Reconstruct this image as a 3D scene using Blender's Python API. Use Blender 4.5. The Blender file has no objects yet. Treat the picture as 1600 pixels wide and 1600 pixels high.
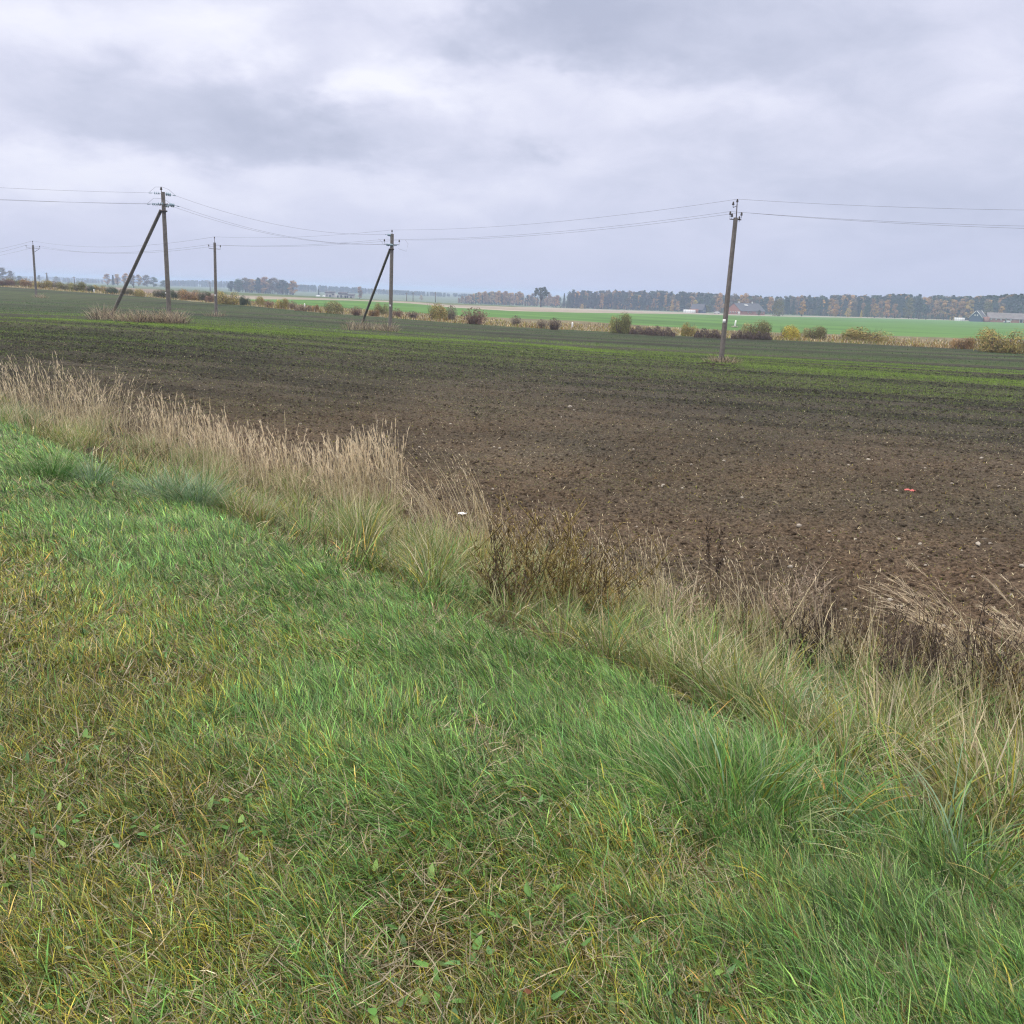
import bpy, math, random
import numpy as np
from mathutils import Vector, Matrix
rng = np.random.default_rng(7)
random.seed(7)
C = bpy.context.scene.collection
sc = bpy.context.scene
rad = math.radians

# ------------------------------------------------------------------ camera
CAMZ=1.6; FPX=1473.0; ROLL=math.radians(2.0); PITCH=math.atan(344/1473)
cp,sp,cr,sr=math.cos(PITCH),math.sin(PITCH),math.cos(ROLL),math.sin(ROLL)
R0=np.array([1,0,0]);F0=np.array([0,cp,-sp]);U0=np.array([0,sp,cp])
RV=R0*cr+U0*sr; UV=U0*cr-R0*sr
def ray(px,py):
    return F0+RV*((px-800)/FPX)+UV*((800-py)/FPX)
def proj(p):
    d=np.asarray(p,float)-np.array([0,0,CAMZ]); w=d@F0
    return 800+FPX*(d@RV)/w, 800-FPX*(d@UV)/w
def ctrl(px,py,dist):
    r=ray(px,py); k=dist/math.hypot(r[0],r[1]); return (math.atan2(r[0],r[1]), math.log(dist), -r[2]*k)
CT=[ctrl(600,790,13),ctrl(1000,905,9.4),ctrl(1590,1010,8.3),ctrl(0,600,27),
 ctrl(1127,562,57),ctrl(262,498,74),ctrl(610,515,87),ctrl(338,491,112),ctrl(55,463,172),
 ctrl(1600,541,135),ctrl(1300,530,130),ctrl(900,514,125),ctrl(700,503,125),ctrl(500,489,130),ctrl(200,460,190),ctrl(0,447,240),
 ctrl(1175,492,690),ctrl(1550,503,760),ctrl(845,480,680),ctrl(720,476,850),ctrl(400,459,930),ctrl(200,446,950),ctrl(10,441,1000),
 ctrl(200,443,2500),ctrl(1400,486,2500),ctrl(0,437,2500),ctrl(800,464,2500)]
CT=np.array(CT); S=np.array([2.0,1.0])
def K(r2): return .5*r2*np.log(r2+1e-12)
X=CT[:,:2]*S; n=len(X)
A=np.zeros((n+3,n+3)); A[:n,:n]=K(((X[:,None]-X[None])**2).sum(-1))+np.eye(n)*0.02; A[:n,n]=1;A[:n,n+1:]=X; A[n,:n]=1;A[n+1:,:n]=X.T
W=np.linalg.solve(A,np.r_[np.log(CT[:,2]),0,0,0])
def field(x,y):
    x=np.asarray(x,float);y=np.asarray(y,float)
    th=np.clip(np.arctan2(x,y),-.60,.60); lr=np.log(np.clip(np.hypot(x,y),8.,2600.))
    q=np.stack([th*S[0],lr],-1); out=np.full(q.shape[:-1],W[n])+q@W[n+1:]
    for i in range(n): out=out+W[i]*K(((q-X[i])**2).sum(-1))
    return CAMZ-np.exp(out)

cam = bpy.data.cameras.new('camera')
cam.sensor_width = 36.0; cam.lens = FPX / 1600 * 36
cam.clip_start = 0.05; cam.clip_end = 20000
cam_o = bpy.data.objects.new('camera', cam); C.objects.link(cam_o)
M = Matrix.Identity(4)
for i in range(3):
    M[i][0] = RV[i]; M[i][1] = UV[i]; M[i][2] = -F0[i]
M[2][3] = CAMZ
cam_o.matrix_world = M
sc.camera = cam_o
sc.render.engine = 'CYCLES'
cy = sc.cycles
cy.max_bounces = 6; cy.diffuse_bounces = 3; cy.glossy_bounces = 2; cy.transmission_bounces = 3
cy.transparent_max_bounces = 8; cy.volume_bounces = 1
cy.filter_width = 1.2
cy.use_denoising = True; cy.denoiser = 'OPENIMAGEDENOISE'; cy.denoising_input_passes = 'RGB_ALBEDO_NORMAL'; cy.denoising_prefilter = 'NONE'; cy.use_adaptive_sampling = False
sc.view_settings.view_transform = 'Standard'; sc.view_settings.look = 'None'
HAZE = .00044
sc.view_settings.exposure = 0.36; sc.view_settings.gamma = 1.0
# ------------------------------------------------------------------ sky and sun
SUN_EL, SUN_ROT = rad(48), rad(-120)
world = bpy.data.worlds.new('World'); sc.world = world; world.use_nodes = True
nt = world.node_tree; nt.nodes.clear()
def nd(tree, typ, **kw):
    n = tree.nodes.new(typ)
    for k, v in kw.items(): setattr(n, k, v)
    return n
def mth(tree, op, a, b=None, c=None, clamp=False):
    n = nd(tree, 'ShaderNodeMath', operation=op, use_clamp=clamp)
    for i, v in enumerate((a, b, c)):
        if v is None: continue
        if isinstance(v, (int, float)): n.inputs[i].default_value = v
        else: tree.links.new(v, n.inputs[i])
    return n.outputs[0]
def mixc(tree, f, a, b, blend='MIX'):
    n = nd(tree, 'ShaderNodeMix', data_type='RGBA', blend_type=blend)
    n.clamp_factor = True
    for i, v in ((0, f), (6, a), (7, b)):
        if isinstance(v, (int, float)): n.inputs[i].default_value = v
        elif isinstance(v, tuple): n.inputs[i].default_value = (*v, 1) if len(v) == 3 else v
        else: tree.links.new(v, n.inputs[i])
    return n.outputs[2]
def ramp(tree, f, stops, interp='LINEAR'):
    n = nd(tree, 'ShaderNodeValToRGB'); n.color_ramp.interpolation = interp
    e = n.color_ramp.elements
    while len(e) < len(stops): e.new(.5)
    for el, (p, c) in zip(e, stops): el.position = p; el.color = (*c, 1) if len(c) == 3 else c
    tree.links.new(f, n.inputs[0]); return n.outputs[0]
def noise(tree, vec, scale, detail=4, rough=.5, dist=0.0, w=None, col=False):
    n = nd(tree, 'ShaderNodeTexNoise'); n.inputs['Scale'].default_value = scale
    n.inputs['Detail'].default_value = detail; n.inputs['Roughness'].default_value = rough
    n.inputs['Distortion'].default_value = dist
    if vec is not None: tree.links.new(vec, n.inputs['Vector'])
    return n.outputs['Color'] if col else n.outputs['Fac']

sky = nd(nt, 'ShaderNodeTexSky', sky_type='NISHITA', sun_disc=False)
sky.sun_elevation = SUN_EL; sky.sun_rotation = SUN_ROT
tc = nd(nt, 'ShaderNodeTexCoord'); sep = nd(nt, 'ShaderNodeSeparateXYZ')
nt.links.new(tc.outputs['Generated'], sep.inputs[0])
X_, Y_, Z_ = sep.outputs
zc = mth(nt, 'MAXIMUM', Z_, 0.0)
den = mth(nt, 'ADD', zc, 0.34)
cmb = nd(nt, 'ShaderNodeCombineXYZ')
nt.links.new(mth(nt, 'DIVIDE', X_, den), cmb.inputs[0]); nt.links.new(mth(nt, 'DIVIDE', Y_, den), cmb.inputs[1])
plane_v = cmb.outputs[0]                                   # cloud-deck coordinates
az = mth(nt, 'ARCTAN2', X_, Y_); el = mth(nt, 'ARCSINE', Z_)
wn = nd(nt, 'ShaderNodeTexNoise'); wn.inputs['Scale'].default_value = 2.6; wn.inputs['Detail'].default_value = 5
wn.inputs['Roughness'].default_value = .58
nt.links.new(plane_v, wn.inputs['Vector'])
wsep = nd(nt, 'ShaderNodeSeparateColor'); nt.links.new(wn.outputs['Color'], wsep.inputs[0])
azw = mth(nt, 'ADD', az, mth(nt, 'MULTIPLY', mth(nt, 'SUBTRACT', wsep.outputs[0], .5), .30))
elw = mth(nt, 'ADD', el, mth(nt, 'MULTIPLY', mth(nt, 'SUBTRACT', wsep.outputs[1], .5), .15))
def skydir(px, py):
    r = ray(px, py); return math.atan2(r[0], r[1]), math.atan2(r[2], math.hypot(r[0], r[1]))
# cloud bellies (negative) and thin bright gaps (positive): px, py, half-width, half-height in pixels, weight
BLOBS = [(355,150,150,62,-.27),(430,165,90,50,-.14),(120,170,160,70,-.04),(790,62,165,45,-.30),(850,95,110,28,-.16),(520,228,80,26,-.22),(810,238,50,18,-.20),
 (60,70,110,45,-.05),(1180,45,240,42,-.22),(960,20,190,32,-.22),(1500,230,200,90,-.14),(1330,320,200,60,-.10),(1560,330,130,80,-.10),(230,225,200,28,-.16),
 (570,125,90,36,.36),(660,145,150,26,.32),(520,105,40,30,.12),(170,35,120,36,.44),(330,25,70,38,.36),(690,12,55,24,.40),(600,35,70,26,.24),(1010,125,110,38,.24),(880,118,60,18,.20),(1140,155,90,28,.16),
 (60,85,60,40,.16),(1560,70,70,70,.14),(260,300,240,32,.20),(100,285,160,34,.18),(560,290,200,26,.10),(860,240,40,34,.14),(700,295,120,22,.10)]
acc = None
for (bx, by, bw, bh, wgt) in BLOBS:
    a0, e0 = skydir(bx, by)
    dx = mth(nt, 'MULTIPLY', mth(nt, 'SUBTRACT', azw, a0), FPX / bw)
    dy = mth(nt, 'MULTIPLY', mth(nt, 'SUBTRACT', elw, e0), FPX / bh)
    q = mth(nt, 'ADD', mth(nt, 'MULTIPLY', dx, dx), mth(nt, 'MULTIPLY', dy, dy))
    gq = mth(nt, 'EXPONENT', mth(nt, 'MULTIPLY', q, -.75))
    acc = mth(nt, 'MULTIPLY_ADD', gq, wgt, acc if acc is not None else 0.0)
n1 = noise(nt, plane_v, 1.7, 6, .55, .5)
n2 = noise(nt, plane_v, 5.5, 6, .6, .4)
dens = mth(nt, 'ADD', mth(nt, 'MULTIPLY', mth(nt, 'SUBTRACT', n1, .5), .50), mth(nt, 'MULTIPLY', mth(nt, 'SUBTRACT', n2, .5), .62))
fade = mth(nt, 'MULTIPLY_ADD', mth(nt, 'SMOOTH_MIN', mth(nt, 'MULTIPLY', zc, 6.0), 1.0, .2), .7, .3)
dens = mth(nt, 'MULTIPLY', dens, fade)
val = mth(nt, 'ADD', mth(nt, 'ADD', acc, dens), .47)
SK = 10.0
cl = ramp(nt, val, [(0.0, (.39, .42, .54)), (.30, (.49, .515, .64)), (.52, (.585, .60, .725)), (.78, (.685, .695, .80)), (1.0, (.75, .755, .825))])
# horizon: duller and bluer, more so to the right
hz = mth(nt, 'POWER', mth(nt, 'SUBTRACT', 1.0, mth(nt, 'MINIMUM', mth(nt, 'DIVIDE', zc, .16), 1.0)), 1.6)
hzw = mth(nt, 'MULTIPLY', hz, mth(nt, 'MULTIPLY_ADD', az, .35, .72, clamp=True))
cl = mixc(nt, hzw, cl, (.405, .45, .625))
# an overcast sky is brighter towards the zenith
zen = nd(nt, 'ShaderNodeMapRange', interpolation_type='SMOOTHSTEP')
nt.links.new(Z_, zen.inputs[0]); zen.inputs[1].default_value = .36; zen.inputs[2].default_value = .95
zen.inputs[3].default_value = 1.0; zen.inputs[4].default_value = 4.1
up = nd(nt, 'ShaderNodeVectorMath', operation='SCALE'); nt.links.new(cl, up.inputs[0])
nt.links.new(mth(nt, 'MULTIPLY', zen.outputs[0], SK), up.inputs['Scale'])
wf = nd(nt, 'ShaderNodeMapRange', interpolation_type='SMOOTHSTEP'); nt.links.new(Z_, wf.inputs[0]); wf.inputs[1].default_value = .36; wf.inputs[2].default_value = .75
warm = mixc(nt, wf.outputs[0], up.outputs[0], mixc(nt, 1.0, up.outputs[0], (1.13, 1.04, .80), 'MULTIPLY'))
skm = mixc(nt, .96, sky.outputs[0], warm)
bg = nd(nt, 'ShaderNodeBackground'); bg.inputs[1].default_value = .1
nt.links.new(skm, bg.inputs[0])
wo = nd(nt, 'ShaderNodeOutputWorld'); nt.links.new(bg.outputs[0], wo.inputs[0])

sun = bpy.data.lights.new('sun', 'SUN'); sun.energy = 1.0; sun.angle = rad(25); sun.color = (1, .96, .9)
sun_o = bpy.data.objects.new('sun', sun); C.objects.link(sun_o)
sd = Vector((math.sin(SUN_ROT) * math.cos(SUN_EL), math.cos(SUN_ROT) * math.cos(SUN_EL), math.sin(SUN_EL)))
sun_o.rotation_euler = sd.to_track_quat('Z', 'Y').to_euler()
sun_o.location = (0, 0, 60)

# ------------------------------------------------------------------ noise, ground heights
def hash2(ix, iy, seed):
    h = (ix.astype(np.int64) * 374761393 + iy.astype(np.int64) * 668265263 + seed * 974711) & 0xffffffff
    h = ((h ^ (h >> 13)) * 1274126177) & 0xffffffff
    return ((h ^ (h >> 16)) & 0xffff) / 65535.0
def vnoise(x, y, seed=0):
    ix = np.floor(x); iy = np.floor(y); fx = x - ix; fy = y - iy
    fx = fx * fx * (3 - 2 * fx); fy = fy * fy * (3 - 2 * fy)
    a = hash2(ix, iy, seed); b = hash2(ix + 1, iy, seed); c = hash2(ix, iy + 1, seed); d = hash2(ix + 1, iy + 1, seed)
    return a + (b - a) * fx + (c - a) * fy + (a - b - c + d) * fx * fy
def fbm(x, y, scale, octv=4, seed=0, gain=.5):
    s = 0; amp = 1; tot = 0
    for i in range(octv):
        s = s + amp * vnoise(x / scale + 17.3 * i, y / scale - 9.1 * i, seed + i); tot += amp; amp *= gain; scale *= .5
    return s / tot
def sstep(a, b, v):
    u = np.clip((v - a) / (b - a), 0, 1); return u * u * (3 - 2 * u)
RT2 = math.sqrt(.5)
TP = np.array([-60, -8, -3, 0, 2, 3.2, 4.2, 5.0, 6.0, 7.0, 8.0, 9.0]); ZP = np.array([.2, .25, .15, .02, -.13, -.32, -.58, -.90, -1.18, -1.26, -1.27, -1.25])
def verge_z(t): 
    return (np.interp(t - .25, TP, ZP) + np.interp(t, TP, ZP) + np.interp(t + .25, TP, ZP)) / 3
def gz(x, y):
    x = np.asarray(x, float); y = np.asarray(y, float); t = (x + y) * RT2
    w = sstep(6.0, 9.0, t)
    return verge_z(t) * (1 - w) + field(x, y) * w
def ground_px(px, py):
    r = ray(px, py); k = np.exp(np.linspace(math.log(1.2), math.log(5000), 1500))
    x, y, z = r[0] * k, r[1] * k, CAMZ + r[2] * k
    d = z - gz(x, y); i = int(np.argmax(d < 0))
    if d[i] >= 0: i = len(k) - 1
    f = d[i - 1] / (d[i - 1] - d[i] + 1e-9); kk = k[i - 1] + (k[i] - k[i - 1]) * f
    return np.array([r[0] * kk, r[1] * kk, float(gz(r[0] * kk, r[1] * kk))])
def at_depth(px, py, Y):
    r = ray(px, py); k = Y / r[1]; return np.array([r[0] * k, Y, CAMZ + r[2] * k])

# ------------------------------------------------------------------ mesh helpers
class MB:
    """collects vertices, faces and per-vertex colours; build() links them as ONE mesh object"""
    def __init__(s): s.v = []; s.c = []; s.f = {}; s.n = 0
    def add(s, V, faces, col=None):
        V = np.asarray(V, float).reshape(-1, 3)
        if col is None: col = (1, 1, 1)
        col = np.broadcast_to(np.asarray(col, float), (len(V), 3)) if np.ndim(col) == 1 else np.asarray(col).reshape(-1, 3)
        for F in faces:
            F = np.asarray(F, np.int64)
            if F.size == 0: continue
            s.f.setdefault(F.shape[1], []).append(F + s.n)
        s.v.append(V); s.c.append(col); s.n += len(V)
    def mesh(s, name, mat):
        me = bpy.data.meshes.new(name)
        V = np.concatenate(s.v).astype(np.float32); me.vertices.add(len(V)); me.vertices.foreach_set('co', V.ravel())
        loops = []; tot = []
        for k in sorted(s.f):
            F = np.concatenate(s.f[k]); loops.append(F.ravel()); tot.append(np.full(len(F), k))
        L = np.concatenate(loops).astype(np.int32); T = np.concatenate(tot).astype(np.int32)
        me.loops.add(len(L)); me.loops.foreach_set('vertex_index', L)
        me.polygons.add(len(T)); st = np.zeros(len(T), np.int32); st[1:] = np.cumsum(T)[:-1]
        me.polygons.foreach_set('loop_start', st); me.polygons.foreach_set('loop_total', T)
        ca = me.color_attributes.new('Col', 'FLOAT_COLOR', 'POINT')
        cc = np.ones((len(V), 4), np.float32); cc[:, :3] = np.concatenate(s.c); ca.data.foreach_set('color', cc.ravel())
        me.update(calc_edges=True); me.validate(verbose=False)
        if mat: me.materials.append(mat)
        return me
    def build(s, name, mat, parent=None, flat=False):
        me = s.mesh(name, mat)
        if flat: me.shade_flat()
        o = bpy.data.objects.new(name, me); C.objects.link(o)
        if parent: o.parent = parent
        return o
def tag(o, label=None, cat=None, group=None, kind=None):
    for k, v in (('label', label), ('category', cat), ('group', group), ('kind', kind)):
        if v: o[k] = v
    return o
def empty(name, loc, label=None, cat=None, group=None):
    o = bpy.data.objects.new(name, None); C.objects.link(o); o.location = tuple(float(a) for a in loc)
    o.empty_display_size = .2
    return tag(o, label, cat, group)
def copy_tree(o, parent=None):
    c = o.copy(); C.objects.link(c)
    if parent: c.parent = parent
    for ch in list(o.children): copy_tree(ch, c)
    return c
def tube_arrays(pts, rads, n=6, cap=True):
    P = np.asarray(pts, float); m = len(P); rads = np.broadcast_to(np.asarray(rads, float), (m,))
    T = np.gradient(P, axis=0); T /= np.linalg.norm(T, axis=1)[:, None] + 1e-12
    ref = np.array([0, 0, 1.0]) if abs(T[:, 2]).mean() < .8 else np.array([1.0, 0, 0])
    A = np.cross(T, ref); A /= np.linalg.norm(A, axis=1)[:, None] + 1e-12; B = np.cross(T, A)
    a = np.arange(n) / n * 2 * math.pi
    V = (P[:, None] + rads[:, None, None] * (np.cos(a)[None, :, None] * A[:, None] + np.sin(a)[None, :, None] * B[:, None])).reshape(-1, 3)
    i = np.arange(m - 1)[:, None] * n + np.arange(n)[None]; j = np.arange(m - 1)[:, None] * n + (np.arange(n)[None] + 1) % n
    Q = np.stack([i, j, j + n, i + n], -1).reshape(-1, 4)
    fs = [Q]
    if cap: fs += [np.arange(n)[None, ::-1], (np.arange(n) + (m - 1) * n)[None]]
    return V, fs
def add_tube(mb, pts, rads, n=6, col=None): 
    V, f = tube_arrays(pts, rads, n); mb.add(V, f, col)
def add_box(mb, c, s, col=None, R=None, bev=0.0):
    c = np.asarray(c, float); s = np.asarray(s, float) / 2
    V = np.array([[x, y, z] for z in (-1, 1) for y in (-1, 1) for x in (-1, 1)]) * s
    if R is not None: V = V @ np.asarray(R).T
    mb.add(V + c, [[[0, 2, 3, 1], [4, 5, 7, 6], [0, 1, 5, 4], [2, 6, 7, 3], [0, 4, 6, 2], [1, 3, 7, 5]]], col)
def add_lathe(mb, prof, base, axis=(0, 0, 1), n=12, col=None):
    ax = Vector(axis).normalized(); q = ax.to_track_quat('Z', 'Y').to_matrix(); b = np.asarray(base, float)
    a = np.arange(n) / n * 2 * math.pi; V = []
    for (r, z) in prof: V.append(np.stack([r * np.cos(a), r * np.sin(a), np.full(n, z)], -1))
    V = np.concatenate(V) @ np.array(q).T + b; m = len(prof)
    i = np.arange(m - 1)[:, None] * n + np.arange(n)[None]; j = np.arange(m - 1)[:, None] * n + (np.arange(n)[None] + 1) % n
    mb.add(V, [np.stack([i, j, j + n, i + n], -1).reshape(-1, 4), np.arange(n)[None, ::-1], (np.arange(n) + (m - 1) * n)[None]], col)

# ------------------------------------------------------------------ materials
def new_mat(name):
    m = bpy.data.materials.new(name); m.use_nodes = True; t = m.node_tree; b = t.nodes['Principled BSDF']
    return m, t, b
def leaf_mat(name, trans=.3, rough=.55, spec=.25, objcol=False, var=0.0):
    m, t, b = new_mat(name)
    a = nd(t, 'ShaderNodeAttribute', attribute_name='Col'); c = a.outputs['Color']
    if objcol:
        oi = nd(t, 'ShaderNodeObjectInfo'); c = mixc(t, 1.0, c, oi.outputs['Color'], 'MULTIPLY')
    t.links.new(c, b.inputs['Base Color']); b.inputs['Roughness'].default_value = rough
    b.inputs['Specular IOR Level'].default_value = spec
    if trans > 0:
        tr = nd(t, 'ShaderNodeBsdfTranslucent'); t.links.new(c, tr.inputs[0])
        mx = nd(t, 'ShaderNodeMixShader'); mx.inputs[0].default_value = trans
        t.links.new(b.outputs[0], mx.inputs[1]); t.links.new(tr.outputs[0], mx.inputs[2])
        t.links.new(mx.outputs[0], t.nodes['Material Output'].inputs[0])
    return m
def flat_mat(name, col, rough=.8, nscale=None, ncol=None, spec=.3, bump=0, metal=0, detail=6):
    m, t, b = new_mat(name); b.inputs['Roughness'].default_value = rough; b.inputs['Specular IOR Level'].default_value = spec
    b.inputs['Metallic'].default_value = metal
    b.inputs['Base Color'].default_value = (*col, 1)
    if nscale:
        tcx = nd(t, 'ShaderNodeTexCoord'); f = noise(t, tcx.outputs['Object'], nscale, detail, .65)
        t.links.new(ramp(t, f, [(.3, col), (.7, ncol)]), b.inputs['Base Color'])
        if bump:
            bp = nd(t, 'ShaderNodeBump'); bp.inputs['Strength'].default_value = bump; bp.inputs['Distance'].default_value = .02
            t.links.new(f, bp.inputs['Height']); t.links.new(bp.outputs[0], b.inputs['Normal'])
    return m
M_grass = leaf_mat('grass_blade', .25, .45, .3)
M_dry = leaf_mat('dry_stem', .25, .7, .2)
M_crown = leaf_mat('crown_leaf', .25, .7, .15, objcol=True)
M_bark = flat_mat('bark', (.06, .05, .04), .9, 8, (.14, .12, .10))
M_twig = leaf_mat('twig', 0, .8, .2)
M_concrete = flat_mat('weathered_concrete', (.10, .09, .082), .85, 6, (.20, .18, .165), bump=.4)
M_steel = flat_mat('rusty_steel', (.05, .042, .04), .6, 20, (.10, .075, .06), metal=.3)
M_insul = flat_mat('insulator_glaze', (.028, .018, .016), .2, spec=.6)
M_glass = flat_mat('glass_insulator', (.18, .27, .33), .15, spec=.6)
M_wire = flat_mat('aluminium_wire', (.16, .16, .18), .5, metal=.2)
M_stone = flat_mat('field_stone', (.24, .21, .175), .9, 14, (.46, .41, .35), bump=.5)
M_white = flat_mat('white_plate', (.75, .75, .75), .5)

# soil (field, seen close) : dark damp loam with pale dry crumbs and chaff
def soil_mat():
    m, t, b = new_mat('ploughed_soil'); g = nd(t, 'ShaderNodeNewGeometry'); P = g.outputs['Position']
    a = nd(t, 'ShaderNodeAttribute', attribute_name='Col')
    n1 = noise(t, P, 24, 7, .72); n2 = noise(t, P, 1.1, 5, .6); n3 = noise(t, P, 60, 3, .7)
    c = ramp(t, n1, [(.34, (.021, .017, .0135)), (.47, (.053, .0435, .0345)), (.62, (.104, .087, .069)), (.78, (.22, .19, .15))])
    c = mixc(t, mth(t, 'MULTIPLY', mth(t, 'SUBTRACT', n2, .35, clamp=True), 1.6, clamp=True), c, mixc(t, 1.0, c, (1.22, 1.08, .96), 'MULTIPLY'))
    fl = nd(t, 'ShaderNodeMapRange'); t.links.new(n3, fl.inputs[0]); fl.inputs[1].default_value = .66; fl.inputs[2].default_value = .74
    c = mixc(t, mth(t, 'MULTIPLY', fl.outputs[0], .6), c, (.27, .23, .18))
    c = mixc(t, 1.0, c, a.outputs['Color'], 'MULTIPLY')
    t.links.new(c, b.inputs['Base Color']); b.inputs['Roughness'].default_value = .95; b.inputs['Specular IOR Level'].default_value = .15
    bp = nd(t, 'ShaderNodeBump'); bp.inputs['Strength'].default_value = .8; bp.inputs['Distance'].default_value = .03
    t.links.new(mth(t, 'ADD', n1, mth(t, 'MULTIPLY', n3, .4)), bp.inputs['Height']); t.links.new(bp.outputs[0], b.inputs['Normal'])
    return m
M_soil = soil_mat()
def field_mat(name, stops, sx, sy, rot, nsc=.02, rough=.95):
    m, t, b = new_mat(name); g = nd(t, 'ShaderNodeNewGeometry'); mp = nd(t, 'ShaderNodeMapping')
    mp.inputs['Rotation'].default_value = (0, 0, rot); mp.inputs['Scale'].default_value = (sx, sy, 1)
    t.links.new(g.outputs['Position'], mp.inputs[0])
    n1 = noise(t, mp.outputs[0], 1.0, 7, .6); n2 = noise(t, g.outputs['Position'], nsc, 5, .55); n3 = noise(t, g.outputs['Position'], 2.2, 4, .7)
    f = mth(t, 'ADD', mth(t, 'MULTIPLY', n1, .5), mth(t, 'ADD', mth(t, 'MULTIPLY', n2, .35), mth(t, 'MULTIPLY', n3, .15)))
    t.links.new(ramp(t, f, stops), b.inputs['Base Color']); b.inputs['Roughness'].default_value = rough
    b.inputs['Specular IOR Level'].default_value = .1
    return m
M_green = field_mat('winter_crop', [(.34, (.045, .085, .03)), (.5, (.075, .155, .042)), (.66, (.11, .21, .055))], .012, .10, rad(6))
M_stub = field_mat('pale_stubble', [(.34, (.15, .13, .11)), (.5, (.25, .22, .185)), (.66, (.33, .30, .25))], .006, .05, rad(4))
M_plain = field_mat('distant_meadow', [(.34, (.06, .085, .05)), (.5, (.09, .12, .065)), (.66, (.14, .15, .09))], .004, .02, 0)
M_left = field_mat('brown_stubble', [(.36, (.10, .075, .06)), (.5, (.20, .165, .14)), (.64, (.29, .25, .215))], .006, .03, rad(0))
M_ditch = field_mat('ditch_grass_floor', [(.34, (.06, .055, .035)), (.5, (.14, .12, .075)), (.66, (.22, .19, .12))], .3, .3, 0, .1)
M_thatch = field_mat('thatch', [(.36, (.012, .011, .007)), (.5, (.035, .03, .018)), (.66, (.075, .062, .038))], 9, 9, 0, 1.5)
# ------------------------------------------------------------------ the ground, sheet by sheet
TH = np.concatenate([np.radians(np.arange(-46, -36, .5)), np.radians(np.arange(-36, 36, .075)), np.radians(np.arange(36, 100, 1.0))])
def bound(pts):
    """boundary line given as image points -> distance for each bearing"""
    b = [ground_px(*p) for p in pts]; th = np.array([math.atan2(q[0], q[1]) for q in b]); r = np.array([math.hypot(q[0], q[1]) for q in b])
    return np.exp(np.interp(TH, th, np.log(r)))
def polar(name, r0, r1, rows, mat, th=TH, disp=None, col=None, both=False):
    u = np.linspace(0, 1, rows) if np.isscalar(rows) else rows
    R = np.exp(np.log(r0)[None] + (np.log(r1) - np.log(r0))[None] * u[:, None]); T = np.broadcast_to(th[None], R.shape)
    X = R * np.sin(T); Y = R * np.cos(T); Z = gz(X, Y)
    if disp is not None: Z = Z + disp(X, Y, R) * (np.sin(math.pi * u[:, None]) if both else np.clip((1 - u[:, None]) * 40, 0, 1))
    m, n = R.shape; i = np.arange(m - 1)[:, None] * n + np.arange(n - 1)[None]
    mb = MB(); mb.add(np.stack([X, Y, Z], -1).reshape(-1, 3), [np.stack([i, i + 1, i + 1 + n, i + n], -1).reshape(-1, 4)], None if col is None else col(X, Y))
    o = mb.build(name, mat); tag(o, kind='structure'); return o
R_f0 = np.minimum(7.0 / np.maximum(np.cos(TH - math.pi / 4), 1e-3), 120.0)
R_f1 = bound([(-60, 444), (0, 448), (100, 455), (200, 461.5), (300, 471), (400, 479), (500, 489), (600, 496), (700, 504), (800, 511), (900, 516), (1000, 521), (1100, 527), (1200, 531), (1300, 535), (1400, 540), (1500, 545), (1600, 550), (1700, 554)])
R_f2 = bound([(-60, 440), (0, 444.5), (100, 450), (200, 456), (300, 463), (400, 471), (500, 479), (600, 486), (700, 492), (800, 497), (850, 499), (900, 501), (1000, 508), (1100, 514), (1200, 519), (1300, 522), (1400, 525), (1500, 528), (1600, 531), (1700, 534)])
R_f2 = np.maximum(R_f2, R_f1 + 6)
# streaks of better crop on the ploughed field (metres): a band crossing in front of the poles
BL = np.array([ground_px(-40, 497), ground_px(120, 501), ground_px(300, 512), ground_px(480, 523), ground_px(700, 531), ground_px(820, 538), ground_px(1000, 556), ground_px(1200, 574), ground_px(1420, 588), ground_px(1640, 604)])
def band_d(x, y):
    """signed distance beyond the crop band, measured along the bearing"""
    th = np.arctan2(x, y); bt = np.arctan2(BL[:, 0], BL[:, 1]); br = np.hypot(BL[:, 0], BL[:, 1])
    return np.hypot(x, y) - np.interp(th, bt, br)
ROWA = math.atan2(-.28, .96)
def along_across(x, y): return x * math.cos(ROWA) + y * math.sin(ROWA), -x * math.sin(ROWA) + y * math.cos(ROWA)
def crop(x, y):
    d = band_d(x, y); a, c = along_across(x, y)
    streak = fbm(a / 26, c / .9, 1.0, 4, 31); patch = fbm(x, y, 14, 3, 41)
    s2 = .5 * fbm(a / 70, c / 3.2, 1.0, 3, 33) + .5 * fbm(a / 40, c / 1.4, 1.0, 3, 35)
    band = np.exp(-(d / (2.0 + 1.5 * patch)) ** 2) * np.clip(.05 + 2.1 * (fbm(x, y, 30, 2, 51) - .18), .25, 1)
    far = sstep(2, 12, d) * (.04 + 1.0 * np.clip(9 * (s2 - .47), 0, 1) + .5 * (patch - .5)) + .07 * sstep(30, 80, d)
    q_ = 1 + d / np.maximum(np.hypot(x, y) - d, 1); near = sstep(.30, .85, q_) * (.07 + np.clip(2.4 * (streak - .47), 0, .4)) * (d < 6)
    band = band * np.clip(.15 + 7 * (s2 - .43), .06, 1.25)
    base = .09 + .3 * np.clip(fbm(x, y, 5, 3, 61) - .36, 0, .5)
    return np.clip(band * 1.1 + np.maximum(far, 0) + near + base, 0, 1)
def soil_edge(X, Y):
    e = sstep(0, .6, (X + Y) * RT2 - 7.0); return e
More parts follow.
